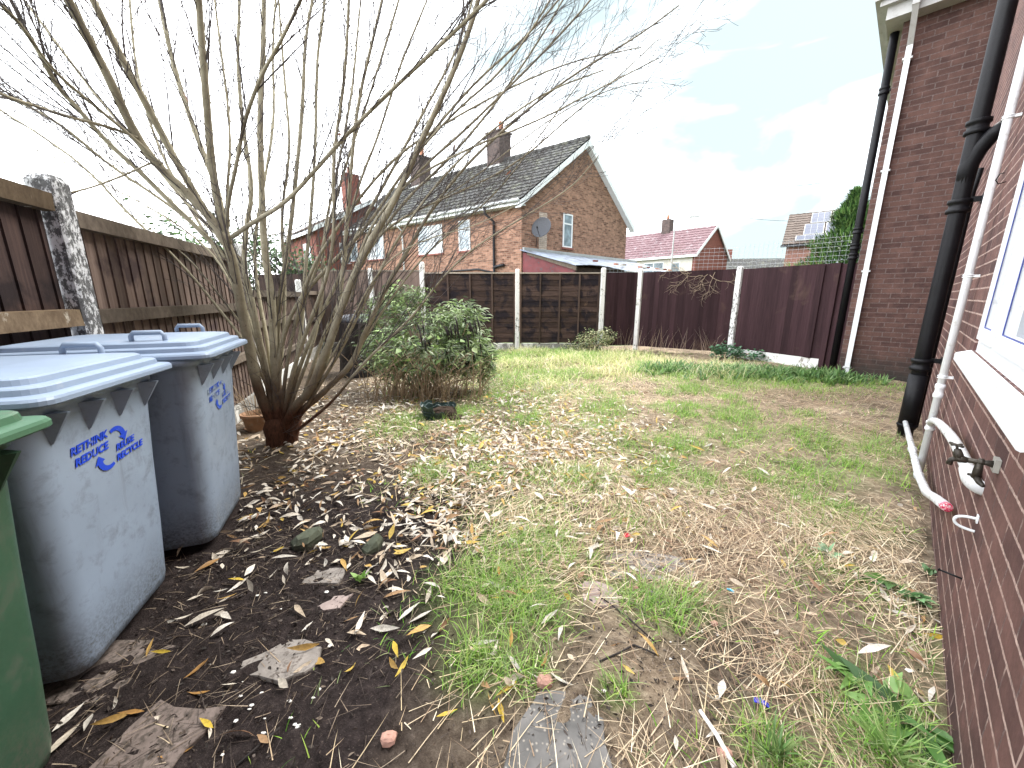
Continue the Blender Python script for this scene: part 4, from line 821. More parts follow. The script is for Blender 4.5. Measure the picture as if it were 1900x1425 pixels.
# leaves lying on the lids are added with the single leaves below
# ================================================================== THE MULTI-STEMMED TREE
TB = np.array([-2.04, 3.17, 0.])
m_, t_, b_ = mat('bark', .9, .2); k = NT(t_); v = k.coord(); sx = k.n('SeparateXYZ'); k.link(v, sx.inputs[0]); n = k.noise(v, 9, 6, .7); n2 = k.noise(k.coord('Object', (1, 1, .3)), 70, 5, .7); n5 = k.noise(v, 2.5, 3)
va_ = k.attr('var').outputs['Fac']
pale = k.mix(k.ramp(n, (.3, 0.0), (.7, 1.0)), (.27, .24, .165), (.50, .46, .34)); pale = k.mix(k.ramp(k.noise(v, 45, 5, .7), (.60, .0), (.68, .7)), pale, (.075, .055, .04))
pale = k.mix(k.math('MULTIPLY', va_, .3), pale, (.13, .10, .075))
red = k.ramp(n2, (.3, (.030, .014, .009)), (.7, (.125, .055, .032)))
f = k.ramp(k.math('ADD', sx.outputs[2], k.math('MULTIPLY', k.math('SUBTRACT', n5, .5), .9)), (.34, 1.0), (.74, 0.0)); k.link(k.mix(f, pale, red), b_.inputs['Base Color']); k.bump(b_, k.math('ADD', n2, n), .8, .006); bark = m_
twig_m = simple('twig_bark', (.085, .072, .070), .8, .35, 5)
tree = thing('willow_tree', 'bare many stemmed willow tree with reddish foot, fanning out above the leaf litter', 'tree', TB)
# main stems: pixel track, start radius, end radius, depth drift (metres, + = away) along the stem
ST = [
 ([(512, 800), (490, 752), (474, 705), (462, 640), (448, 570), (436, 505), (424, 455), (390, 402), (340, 352), (285, 300), (245, 240), (205, 150), (165, 75), (125, -5), (90, -70)], .060, .021, -.75),
 ([(424, 452), (404, 380), (392, 300), (384, 200), (376, 100), (368, -10), (362, -80)], .036, .018, -.2),
 ([(415, 450), (375, 382), (330, 305), (272, 195), (228, 112), (172, -2), (130, -80)], .032, .02, -.35),
 ([(430, 440), (470, 412), (527, 379), (576, 326), (650, 242), (745, 150), (840, 62), (915, -10)], .021, .009, -.5),
 ([(421, 430), (422, 379), (439, 305), (453, 225), (484, 140), (519, 81), (561, -5)], .018, .009, -.4),
 ([(410, 470), (396, 452), (316, 375), (253, 312), (197, 263), (140, 196), (105, 161), (53, 60), (0, 7)], .024, .010, -.5),
 ([(518, 790), (512, 720), (508, 640), (504, 546), (490, 470), (484, 316), (482, 210), (488, 105), (490, -10)], .055, .017, .3),
 ([(522, 790), (520, 745), (514, 660), (517, 560), (536, 448), (547, 351), (561, 210), (566, 70), (582, -10)], .036, .012, .5),
 ([(528, 780), (545, 700), (560, 610), (567, 490), (576, 415), (586, 267), (587, 116), (600, 20), (606, -20)], .028, .009, .6),
 ([(436, 520), (422, 440), (404, 351), (382, 298), (346, 200), (317, 105), (297, 0), (285, -60)], .026, .016, .2),
 ([(424, 420), (421, 351), (427, 290), (425, 210), (410, 95), (397, -10)], .014, .007, .35),
 ([(520, 815), (545, 755), (578, 725), (596, 673), (610, 641), (632, 575), (655, 515), (688, 445), (716, 402), (745, 345), (785, 255), (830, 160), (870, 60), (893, -20)], .055, .015, -.25),
 ([(528, 808), (560, 760), (590, 738), (620, 708), (652, 678), (674, 625), (695, 580), (722, 522), (745, 486), (773, 434), (812, 372), (870, 300), (955, 222), (1060, 140), (1180, 70), (1260, 10)], .046, .006, .35),
 ([(578, 725), (598, 690), (616, 635), (627, 578), (638, 490), (643, 420), (649, 340), (662, 200), (690, 80), (712, -10)], .030, .010, .15),
 ([(523, 760), (530, 690), (545, 605), (572, 545), (608, 425), (640, 310), (690, 165), (742, -5)], .024, .008, .5),
 ([(512, 700), (525, 625), (550, 560), (615, 488), (683, 420), (760, 300), (862, 170), (985, 60), (1045, -10)], .026, .006, .55),
 ([(530, 822), (550, 800), (575, 780), (617, 746), (666, 683), (711, 638), (764, 589), (795, 548), (833, 502), (878, 460), (955, 412), (1060, 350), (1110, 290)], .024, .004, -.45),
 ([(545, 610), (575, 500), (640, 402), (720, 302), (805, 240), (938, 166), (1062, 112), (1190, 88)], .022, .004, .1),
 ([(652, 560), (665, 470), (705, 392), (765, 330), (880, 270), (1000, 224), (1105, 168), (1222, 108)], .018, .004, -.3),
 ([(640, 560), (690, 445), (760, 395), (835, 364), (955, 308), (1060, 215), (1140, 150), (1235, 60)], .017, .004, .45),
 ([(690, 440), (725, 372), (795, 300), (856, 248), (985, 122), (1080, 20), (1110, -20)], .015, .006, .1),
 ([(640, 430), (670, 330), (705, 245), (742, 120), (795, -5)], .014, .006, .2),
 ([(508, 780), (498, 715), (480, 630), (465, 560), (452, 500), (455, 430), (470, 350), (452, 250), (440, 120), (445, -10)], .040, .012, .4),
 ([(505, 770), (497, 690), (478, 610), (464, 530), (440, 470), (360, 395), (250, 260), (180, 180), (90, 60), (30, -20)], .032, .008, .5),
 ([(420, 480), (365, 420), (300, 370), (200, 305), (120, 235), (40, 190), (0, 175)], .014, .008, -.3),
 ([(300, 305), (255, 262), (180, 200), (95, 130), (40, 45), (5, 12)], .013, .008, -.75),
 ([(255, 255), (200, 235), (120, 215), (60, 195), (0, 175)], .012, .007, -.8),
 ([(515, 740), (525, 640), (530, 520), (520, 400), (540, 280), (528, 150), (520, 40), (515, -20)], .020, .008, .7),
 ([(535, 760), (575, 660), (600, 560), (598, 440), (630, 300), (655, 160), (665, 40), (672, -20)], .022, .007, .7),
 ([(505, 745), (470, 655), (420, 590), (330, 480), (240, 400), (160, 310), (60, 240), (0, 205)], .018, .005, -.1),
 ([(600, 690), (650, 600), (690, 520), (735, 470), (800, 440), (880, 420), (960, 380)], .012, .003, -.4),
 ([(670, 640), (720, 560), (790, 470), (850, 420), (930, 350), (1010, 240), (1100, 120), (1130, 60)], .013, .004, .3),
 ([(505, 500), (470, 480), (440, 430), (500, 440), (560, 420), (600, 395)], .010, .004, .2),
 ([(285, 300), (220, 330), (140, 358), (60, 362), (0, 358)], .008, .004, -.75),
 ([(540, 800), (565, 730), (600, 620), (650, 520), (740, 380), (830, 300), (930, 180), (1010, 60), (1050, -10)], .026, .006, .65),
 ([(516, 775), (506, 700), (492, 610), (478, 540), (470, 450), (492, 330), (510, 220), (505, 100), (512, -10)], .026, .010, .9),
 ([(530, 780), (552, 690), (588, 600), (632, 510), (668, 420), (720, 330), (790, 200), (850, 90), (880, -10)], .028, .009, .75),
 ([(540, 800), (580, 735), (630, 655), (662, 590), (720, 470), (800, 350), (900, 250), (1010, 170), (1120, 130)], .026, .005, -.15),
 ([(525, 780), (540, 700), (566, 620), (606, 520), (622, 430), (616, 300), (640, 150), (648, -10)], .028, .009, -.1),
 ([(512, 760), (486, 660), (462, 590), (430, 520), (380, 430), (330, 350), (280, 240), (250, 120), (240, -10)], .026, .009, .75),
 ([(500, 745), (482, 660), (455, 610), (405, 545), (352, 480), (300, 440), (230, 390), (150, 350)], .014, .004, .1),
 ([(444, 560), (405, 480), (350, 430), (270, 380), (200, 345), (120, 300), (60, 275)], .012, .004, .3),
 ([(712, 405), (760, 300), (840, 210), (935, 130), (1010, 20), (1030, -20)], .012, .005, -.2),
 ([(812, 372), (880, 330), (980, 250), (1070, 190), (1150, 160), (1205, 150)], .008, .003, .1),
]
stems = []
def smooth(P, it=1):
    for _ in range(it):
        Q = [P[0]]
        for a, b in zip(P[:-1], P[1:]): Q += [a*.75+b*.25, a*.25+b*.75]
        P = Q+[P[-1]]
    return P
def base_depth(px, py): # shared forks: stems that spring from a limb start at that limb's depth
    best = None
    for pts, dep in trk:
        for (x, y), dd in zip(pts, dep):
            d = (x-px)**2+(y-py)**2
            if best is None or d < best[0]: best = (d, dd)
    return best[1] if best and best[0] < 45**2 else TB[1]
trk = []
for i, (pts, r0, r1, dr) in enumerate(ST):
    pts = np.array(pts, float); ln = np.concatenate([[0], np.cumsum(np.hypot(*np.diff(pts, axis=0).T))]); tt = ln/ln[-1]
    y0 = TB[1] if pts[0][1] > 735 else base_depth(*pts[0])
    scale = ln[-1]/900; dep = y0+dr*tt**1.2*min(1, scale+.3)*1.3; trk.append((pts, dep))
    P = [AT(x, y, d) for (x, y), d in zip(pts, dep)]
    if pts[0][1] > 745: P = [TB+np.array([(P[0][0]-TB[0])*.4, 0, .02])]+P
    # real stems go on beyond the frame
    if pts[-1][1] <= 0 or pts[-1][0] <= 0:
        d = P[-1]-P[-2]; d /= np.linalg.norm(d); P += [P[-1]+d*.5+np.array([0, 0, .05]), P[-1]+d*1.1+np.array([0, 0, .2])]
    P = smooth(P, 2); n = len(P); kk = np.linspace(0, 1, n); rad = (r0*(1-kk)**1.15+r1*kk**.6)*(1+.09*np.sin(np.arange(n)*2.7+i)*(rng.random(n)))*.70
    if len(pts) and pts[0][1] > 745: rad *= 1+.35*np.exp(-kk*18)
    q = MB(); q.tube(P, rad, 10 if r0 > .02 else 7, var=random.uniform(0, 1)); part('branch', q, bark, tree); stems.append((P, rad, r0))
q = MB(); q.tube([TB+[.0, 0, -.06], TB+[.0, 0, .0], TB+[.0, 0, .05], TB+[-.005, 0, .12], TB+[-.01, 0, .2], TB+[-.01, 0, .28]], [.17, .125, .098, .09, .095, .06], 14, var=0); q.tube([TB+[.10, .0, -.03], TB+[.11, 0, .04], TB+[.14, 0, .14], TB+[.2, 0, .26]], [.06, .05, .042, .03], 10, var=0)
part('trunk', q, bark, tree)
# side shoots and fine twigs
tw = MB(); tips = []
def shoot(p, d, ln, r, dep):
    n = 5; pts = [p]; rd = [r]; d = d/np.linalg.norm(d); bend = np.array([random.gauss(0, .02), random.gauss(0, .02), random.uniform(-.01, .07)])
    for j in range(n):
        d = d+bend+np.array([random.gauss(0, .03), random.gauss(0, .03), random.gauss(0, .025)]); d /= np.linalg.norm(d); p = p+d*ln/n; pts.append(p); rd.append(max(.0011, r*(1-.8*(j+1)/n)))
        if dep < 2 and random.random() < (.55 if dep == 0 else .30):
            s = np.cross(d, np.array([random.gauss(0, 1), random.gauss(0, 1), random.gauss(0, 1)])); s /= np.linalg.norm(s)+1e-6; shoot(p, d*.8+s*random.uniform(.35, .75), ln*random.uniform(.3, .6), rd[-1]*.75, dep+1)
    tw.tube(pts, rd, 4 if r < .004 else 5, cap=False); tips.append((pts[-1], d)); 
for P, rad, r0 in stems:
    L_ = len(P)
    for j in range(int(L_*.30), L_-1):
        if P[j][2] < .55: continue
        for _ in range(2):
            if random.random() < .46:
                d = P[j+1]-P[j]; d /= np.linalg.norm(d); s = np.cross(d, np.array([random.gauss(0, 1), random.gauss(0, 1), random.gauss(0, 1)])); s /= np.linalg.norm(s)
                shoot(P[j], d+s*random.uniform(.18, .48)+np.array([0, 0, .12]), random.uniform(.3, 1.0)*(.45 if P[j][0] > .10*P[j][1] else 1), min(.0055, rad[j]*.5)*random.uniform(.6, 1), 0)
# thin shoots low among the stems
for _ in range(36):
    P, rad, r0 = random.choice(stems[:16]); j = random.randint(3, max(4, int(len(P)*.3))); d = np.array([random.gauss(0, .6), random.gauss(0, .6), random.uniform(.2, .9)]); shoot(P[j], d, random.uniform(.25, .8), .0035, 0)
part('twigs', tw, twig_m, tree)
leaf_mat = colattr('dry_leaf', .65, .3, .18, noise=.35)
idx = rng.choice(len(tips), 60, replace=False); P = np.array([tips[i][0] for i in idx if tips[i][0][2] > .8])[:34]; n = len(P)
scatter('dead_leaves', leaves(P, rng.uniform(0, 6.3, n), rng.uniform(.04, .09, n), rng.uniform(.012, .022, n), rng.uniform(-1.4, -.3, n), rng.uniform(-1, 1, n), rng.uniform(-1, 1.5, n), pick([(.36, .14, .07), (.25, .10, .06), (.5, .25, .12)], n)), leaf_mat, parent=tree, kind=None)
# ================================================================== SHRUBS
green_leaf = colattr('green_leaf', .5, .4, .22)
stem_mat = simple('dry_stem', (.33, .25, .17), .9, .3, 12)
def shrub(name, label, c, blobs, n, lw, ll, cols, droop, stems_n, stem_h, dark=0, holes=.0, sm_=None, cat='shrub', spread=.45, smat=None):
    t = thing(name, label, cat, (c[0], c[1], 0)); c = np.array([c[0], c[1], 0.]); cl = []
    for bx, by, bz, rx, ry, rz, wgt in blobs:
        m = int(n*wgt); u = rng.normal(0, 1, (m, 3)); u /= np.linalg.norm(u, axis=1)[:, None]; r_ = rng.uniform(.35, 1.05, m)**.6
        nb = 1+.22*np.sin(u[:, 0]*7+bx*9)*np.sin(u[:, 2]*6+by*7)+.14*np.sin(u[:, 1]*11)
        cl.append(c+np.array([bx, by, bz])+u*r_[:, None]*nb[:, None]*np.array([rx, ry, rz]))
    ctr = np.concatenate(cl); ctr = ctr[ctr[:, 2] > .05]; m = len(ctr); k_ = 6
    P = np.repeat(ctr, k_, 0)+rng.normal(0, .035, (m*k_, 3)); N_ = len(P); rel = P-c; az = np.arctan2(rel[:, 1], rel[:, 0])+rng.normal(0, 1.0, N_)
    base = np.repeat(pick(cols, m, .3), k_, 0)*(1+rng.uniform(-.25, .25, (N_, 1)))
    g = [leaves(P, az, rng.uniform(.6, 1.2, N_)*ll, rng.uniform(.7, 1.2, N_)*lw, rng.normal(droop, .45, N_), rng.normal(0, .6, N_), rng.uniform(-1.3, -.1, N_), np.clip(base, 0, 1))]
    scatter('foliage', g, green_leaf, parent=t, kind=None)
    q = MB()
    for i in range(stems_n):
        a = random.uniform(0, 6.28); r_ = random.uniform(.02, .16); e = ctr[random.randrange(m)]; p0 = c+np.array([math.cos(a)*r_*2, math.sin(a)*r_*1.5, -.02]); md = p0*.5+e*.5+np.array([random.gauss(0, .05), random.gauss(0, .05), .08]); q.tube(smooth([p0, md, e], 1), [.009, .008, .006, .005, .004, .003][:6] if False else .006, 5)
    part('stems', q, smat or stem_mat, t)
    return t, ctr
SB = np.array([-1.12, 5.15])
bud, ctr = shrub('shrub', 'large drooping green shrub with black seed heads in front of the dark back fence', SB, [(-.55, .25, 1.02, .36, .30, .32, .14), (-.38, .45, 1.24, .32, .25, .22, .11), (-.1, .05, .80, .58, .40, .34, .20), (.38, .1, 1.0, .36, .30, .26, .14), (.45, -.1, .62, .40, .34, .30, .16), (-.5, -.25, .62, .34, .28, .24, .10), (.66, .0, .44, .24, .28, .30, .11), (.1, -.3, .48, .46, .25, .24, .10), (-.3, -.2, .36, .40, .25, .22, .06)], 1250, .021, .12, [(.19, .27, .11), (.13, .19, .08), (.27, .38, .15), (.32, .43, .17), (.30, .35, .22), (.08, .12, .06)], -.45, 46, .9)
sh_m = simple('seed_head', (.030, .024, .024), .95, .4, 40)
for i in range(46):
    q = MB(); e = np.array([SB[0]+random.choice((random.uniform(.30, .72), random.uniform(-.1, .7))), SB[1]+random.uniform(-.40, .0), random.uniform(.30, .92)]); a = random.uniform(-.5, .5)
    q.tube([e+[0, 0, .14], e+[.02+a*.03, -.015, .06], e+[.035+a*.05, -.02, -.05]], [.004, .013, .004], 5); part('seed_head', q, sh_m, bud)
# broad pale leaves of a second plant grown through the shrub
n = 38; P = np.c_[rng.uniform(-1.55, -.45, n), rng.uniform(4.55, 4.9, n), rng.uniform(.42, .85, n)]
scatter('broad_leaves', leaves(P, rng.uniform(3.4, 6, n), rng.uniform(.07, .13, n), rng.uniform(.05, .085, n), rng.normal(-.3, .5, n), rng.normal(0, .5, n), rng.uniform(-.8, .2, n), pick([(.16, .27, .06), (.21, .33, .09), (.28, .36, .15)], n)), green_leaf, parent=bud, kind=None)
# dead stalks under it
q = MB()
for i in range(260):
    x, y = random.gauss(-1.15, .36), random.uniform(4.45, 5.0); p0 = np.array([x, y, -.01]); le = random.uniform(.25, .75); a = random.gauss(.15, .4); b__ = random.gauss(-.1, .3)
    q.tube([p0, p0+np.array([a*.35, b__*.3, .6])*le, p0+np.array([a*1.0, b__*.9, .95])*le], [.004, .0035, .002], 4, cap=False)
part('dead_stalks', q, stem_mat, bud)
shrub('variegated_shrub', 'small cream and green variegated bush at the foot of a white post', (1.93, 9.05), [(0, 0, .28, .42, .26, .25, .55), (-.42, 0, .14, .35, .22, .14, .25), (.25, .05, .36, .24, .2, .2, .2)], 380, .032, .045, [(.46, .46, .26), (.38, .40, .20), (.12, .19, .07), (.55, .54, .34), (.05, .08, .03)], -.1, 24, .4)
shrub('hedge_plant', 'low dark green leafy plant around the foot of the peeling white post', (4.55, 8.1), [(.0, 0, .14, .30, .2, .14, .6), (.5, -.25, .10, .22, .16, .10, .4)], 130, .05, .07, [(.05, .13, .06), (.09, .20, .09), (.13, .25, .15)], .1, 8, .2)
# green conifer and far trees
def conifer(c, hgt, rad, n, label):
    t = thing('conifer', label, 'tree', (c[0], c[1], 0)); c = np.array([c[0], c[1], 0.]); z = rng.uniform(.3, hgt, n); pr = rad*np.clip(1-(z/hgt)**1.6, 0, 1)+.02; pr *= 1+.22*np.sin(z*5)+.15*np.sin(z*2.1+1); a = rng.uniform(0, 6.28, n); pr = pr*(1+.16*np.sin(a*5+z*3))
    r_ = pr*rng.uniform(.55, 1.1, n); P = np.c_[c[0]+np.cos(a)*r_, c[1]+np.sin(a)*r_, z]
    V = blades(P, a+rng.normal(0, .4, n), rng.uniform(.16, .42, n), rng.uniform(.05, .10, n), rng.uniform(.2, 1.3, n), rng.uniform(-.2, .5, n), pick([(.045, .10, .025), (.075, .16, .04), (.13, .21, .06), (.025, .055, .018)], n), 3)
    scatter('crown', V, green_leaf, parent=t, kind=None); q = MB(); q.tube([c, c+[0, 0, hgt*.5], c+[0, 0, hgt*.95]], [.16, .10, .02], 8, var=0); part('trunk', q, twig_m, t)
co = G(1558, 500, 2.2); conifer((17.5, 21.2), 6.5, 2.35, 14000, 'dense dark green conifer beside the solar house')
def far_tree(name, label, c, hgt, rad, n, cols, bare=False, seed=0):
    t = thing(name, label, 'tree', (c[0], c[1], 0)); c = np.array([c[0], c[1], 0.]); q = MB(); q.tube([c, c+[0, 0, hgt*.4], c+[.1, 0, hgt*.9]], [.14, .10, .02], 7, var=0)
    ends = []
    for i in range(26 if bare else 12):
        a = random.uniform(0, 6.28); z0_ = hgt*random.uniform(.25, .75); e = c+np.array([math.cos(a)*rad*random.uniform(.5, 1), math.sin(a)*rad*random.uniform(.5, 1), min(hgt, z0_+hgt*random.uniform(.12, .4))]); s = c+[0, 0, z0_]; md = s*.5+e*.5+[0, 0, .1]; q.tube(smooth([s, md, e], 1), .025, 4); ends += [md, e]
        if bare:
            for _ in range(16): p = (md if random.random() < .5 else e); f_ = p+np.array([random.gauss(0, .5), random.gauss(0, .5), random.uniform(.1, .8)]); q.tube([p, p*.5+f_*.5+[random.gauss(0, .05), 0, 0], f_], [.012, .009, .005], 3, cap=False)
    part('trunk', q, twig_m, t)
    if not bare:
        P = np.array([ends[i] for i in rng.choice(len(ends), n)])+rng.normal(0, rad*.28, (n, 3)); P = P[P[:, 2] > .4]; m = len(P)
        scatter('crown', leaves(P, rng.uniform(0, 6.3, m), rng.uniform(.10, .2, m), rng.uniform(.05, .1, m), rng.normal(-.2, .6, m), rng.normal(0, .7, m), rng.uniform(-.6, .2, m), pick(cols, m, .35)), green_leaf, parent=t, kind=None)
far_tree('bare_tree', 'leafless tree beyond the fence at the far left edge', (-11.3, 7.6), 5.6, 1.5, 0, [], True)
far_tree('green_tree', 'green leafy tree beyond the left fence, low behind the willow stems', (-9.6, 13.2), 3.15, 1.5, 2600, [(.09, .16, .06), (.14, .24, .09), (.05, .10, .04)])
far_tree('hedge_tree', 'darker green bush beyond the left fence, right of the leafy tree', (-7.4, 13.5), 2.75, .9, 1100, [(.07, .12, .05), (.11, .19, .08)])
# ================================================================== SMALL THINGS ON THE GROUND
blk = simple('black_plastic', (.014, .015, .019), .32, .3, 8, spec=.5)
cb = np.array([-2.58, 6.55, 0]); t = thing('compost_bin', 'black plastic compost bin behind the tree stems and shrub', 'compost bin', cb)
q = MB(); q.lathe([(.40, -.02), (.40, .02), (.37, .3), (.38, .31), (.345, .6), (.355, .61), (.32, .86), (.33, .88), (.33, .9)], 8, cb); part('body', q, blk, t)
q = MB(); q.lathe([(.345, .88), (.35, .90), (.34, .94), (.24, 1.0), (.05, 1.02)], 8, cb); q.tube([cb+[-.06, 0, 1.01], cb+[-.06, 0, 1.06], cb+[.06, 0, 1.06], cb+[.06, 0, 1.01]], .014, 6); part('lid', q, simple('grey_lid', (.022, .024, .032), .55, .2, 8, spec=.3), t)
pb = np.array([-2.55, 3.66, -.01]); t = thing('flower_pot', 'terracotta flower pot standing between the left fence and the trunk', 'flower pot', pb)
q = MB(); q.lathe([(.085, 0), (.09, .01), (.115, .15), (.128, .152), (.132, .185), (.12, .187), (.108, .15), (.10, .12), (.02, .12)], 22, pb); part('pot', q, simple('old_terracotta', (.34, .20, .12), .85, .25, 14, .3, dirt=((.36, .33, .27), .55, .6)), t)
q = MB()
for i in range(30): a = random.uniform(0, 6.28); b = pb+[math.cos(a)*.05, math.sin(a)*.05, .12]; q.tube([b, b+[math.cos(a)*.05, math.sin(a)*.05, random.uniform(.1, .28)], b+[math.cos(a)*.14, math.sin(a)*.14, random.uniform(.15, .4)]], .0025, 4, cap=False)
part('dead_plant', q, stem_mat, t)
kb = np.array([-.80, 4.02, .0]); t = thing('broken_tub', 'cracked dark green plastic tub with earth spilling out, in front of the shrub', 'plant tub', kb)
q = MB(); 
for a0_, a1_, h in ((120, 262, .17), (262, 300, .11), (60, 122, .13), (10, 62, .15)):
    n = 10; rings = []
    for z, r_ in ((0.0, .135), (h*.5, .15), (h*.8, .156), (h*.84, .168), (h, .172)):
        rings.append([tuple(kb+np.array([r_*math.cos(R(a))*1.15, r_*math.sin(R(a)), z+.012*math.sin(a*.2)])) for a in np.linspace(a0_, a1_, n)]+[tuple(kb+np.array([(r_-.006)*math.cos(R(a))*1.15, (r_-.006)*math.sin(R(a)), z+.012*math.sin(a*.2)])) for a in np.linspace(a1_, a0_, n)])
    q.loft(rings)
for z in (.03, .07, .105): q.tube([kb+np.array([(.147+z*.12)*math.cos(R(a))*1.15, (.147+z*.12)*math.sin(R(a)), z]) for a in np.linspace(125, 258, 12)], .005, 4)
part('shell', q, simple('dark_green_plastic', (.022, .045, .042), .4, .3, 10, spec=.5, dirt=((.12, .14, .13), .62, .5)), t)
q = MB(); q.rock(kb+[.06, .0, .05], .15, .13, .075, 5, 14); q.rock(kb+[.17, -.07, .02], .12, .09, .045, 8, 12); part('earth', q, simple('dark_earth', (.035, .024, .018), .95, .5, 30, .8, spec=.1), t)
concrete = simple('concrete', (.24, .215, .195), .95, .22, 22, .5, spec=.15, dirt=((.09, .075, .065), .52, .8)); pinkish = simple('pink_stone', (.32, .255, .235), .95, .2, 25, .6, spec=.15, dirt=((.10, .08, .07), .57, .7))
m_, t_, b_ = mat('aggregate', .9, .2); k = NT(t_); v = k.coord(); vo = k.n('TexVoronoi'); vo.inputs['Scale'].default_value = 75; k.link(v, vo.inputs['Vector']); vo2 = k.n('TexVoronoi'); vo2.inputs['Scale'].default_value = 75; k.link(v, vo2.inputs['Vector'])
sc = k.n('SeparateColor'); k.link(vo2.outputs['Color'], sc.inputs[0]); dots = k.math('MULTIPLY', k.ramp(vo.outputs['Distance'], (.18, .8), (.38, 0.0)), k.ramp(sc.outputs[0], (.45, 0.0), (.55, 1.0)))
k.link(k.mix(dots, k.ramp(k.noise(v, 9, 6), (.3, (.085, .083, .08)), (.7, (.18, .172, .165))), (.33, .30, .26)), b_.inputs['Base Color']); k.bump(b_, dots, .4, .003); aggregate = m_
def slab(px, py, pts, h, m, name, label, cat, tilt=(0, 0), lift=0.0):
    """broken flat piece: outline in metres round the spot"""
    c = G(px, py); z = float(hz(c[0], c[1])); q = MB(); o = []
    for (x0_, y0_), (x1_, y1_) in zip(pts, pts[1:]+pts[:1]):
        for s in (0, .34, .67): o.append((x0_+(x1_-x0_)*s+random.uniform(-.012, .012), y0_+(y1_-y0_)*s+random.uniform(-.012, .012)))
    P = lambda s, zz: [(c[0]+x*s, c[1]+y*s, z+zz+lift+x*tilt[0]+y*tilt[1]) for x, y in o]
    q.loft([P(1, -.03), P(1, h*.3), P(.975, h*.6)]); return solo(name, q, m, label, cat, (c[0], c[1], z))
slab(525, 1228, [(-.13, -.02), (-.10, -.06), (.03, -.075), (.12, -.06), (.13, .02), (.10, .06), (.0, .085), (-.05, .06)], .018, concrete, 'broken_slab', 'largest broken slab of pale concrete lying flat in the bare soil before the bins', 'paving slab')
slab(597, 1072, [(-.08, -.05), (.09, -.04), (.10, .05), (.02, .06), (-.03, .03)], .014, concrete, 'broken_slab', 'flat grey brown slab piece just in front of the mossy stone', 'paving slab')
slab(617, 1122, [(-.05, -.03), (.05, -.035), (.07, .05), (.0, .05)], .014, pinkish, 'broken_slab', 'small pale slab fragment left of the leafy weed, below the grey brown piece', 'paving slab')
slab(1030, 1372, [(-.17, -.16), (.15, -.16), (.15, .04), (.11, .12), (-.02, .14), (-.09, .08)], .014, aggregate, 'paving_slab', 'grey paving slab with pale pebbles showing, at the bottom edge of the photo', 'paving slab')
slab(1112, 1105, [(-.075, -.06), (.06, -.07), (.09, .03), (-.02, .09), (-.08, .05)], .018, pinkish, 'broken_slab', 'whitish pink broken slab in the middle of the grass', 'paving slab')
slab(1205, 1042, [(-.22, -.10), (.20, -.10), (.24, .06), (-.1, .12), (-.2, .08)], .010, concrete, 'paving_slab', 'half buried grey slab behind the whitish pink fragment', 'paving slab')
slab(1225, 1112, [(-.035, -.03), (.04, -.02), (.03, .03), (-.03, .03)], .02, concrete, 'stone_chip', 'small grey stone chip on the green grass tuft', 'stone', (0, .2))
slab(1025, 715, [(-.3, -.3), (.3, -.25), (.35, .35), (-.25, .35)], .012, concrete, 'paving_slab', 'far grey slab showing through the grass towards the back fence', 'paving slab')
slab(175, 1240, [(-.25, -.12), (.2, -.12), (.26, .1), (-.2, .14)], .012, simple('dirty_concrete', (.16, .13, .115), .95, .25, 22, .5, spec=.15, dirt=((.06, .05, .042), .45, .8)), 'paving_slab', 'earth covered slab between the middle bin and the green bin', 'paving slab')
slab(300, 1372, [(-.14, -.1), (.10, -.1), (.13, .08), (-.1, .1)], .012, simple('muddy_concrete', (.17, .135, .12), .95, .25, 22, .5, spec=.15, dirt=((.06, .05, .042), .48, .8)), 'broken_slab', 'muddy slab piece near the bottom left corner', 'paving slab')
mossy = simple('mossy_stone', (.095, .105, .075), .9, .35, 14, .7, spec=.2, dirt=((.30, .30, .26), .60, .7))
def stone(px, py, pts, h, m, name, label, cat, seed, top=.8, tilt=(0, 0)):
    c = G(px, py); z = float(hz(c[0], c[1])); q = MB(); rq = random.Random(seed)
    P = lambda s, zz, ox=0, oy=0: [(c[0]+x*s+ox+rq.uniform(-.003, .003), c[1]+y*s+oy+rq.uniform(-.003, .003), z+zz+x*tilt[0]+y*tilt[1]) for x, y in pts]
    q.loft([P(.8, -.02), P(1, h*.25), P(.97, h*.6, .004), P(top, h, .006, .006)]); return solo(name, q, m, label, cat, (c[0], c[1], z))
stone(570, 1012, [(-.085, -.01), (-.04, -.055), (.03, -.05), (.075, .02), (.06, .06), (-.03, .055)], .062, mossy, 'mossy_stone', 'dark mossy angular stone lying in front of the second blue bin', 'stone', 1, .72, (.15, .1))
stone(690, 1022, [(-.05, -.01), (-.01, -.045), (.04, -.02), (.05, .03), (.01, .05)], .06, mossy, 'mossy_stone', 'smaller mossy stone right of the large angular one, among leaves', 'stone', 2, .6, (.2, .3))
rb = simple('brick_chip', (.40, .23, .18), .9, .25, 30, .6, spec=.2)
for px, py, s, lab in ((1010, 1280, .026, 'rounded orange brick lump beside the pebbled paving slab'), (722, 1374, .024, 'small square brick chip on the dead grass at the bottom'), (1345, 1400, .020, 'brick crumb close to the white stick at the bottom'), (1325, 1158, .014, 'tiny brick crumb at the edge of the bare trodden earth'), (1180, 1090, .014, 'tiny brick crumb beside the pinkish slab')):
    c = G(px, py); z = float(hz(c[0], c[1])); q = MB(); q.rock((c[0], c[1], z+s*.5), s, s*.8, s*.65, px); solo('brick_lump', q, rb, lab, 'brick', (c[0], c[1], z))
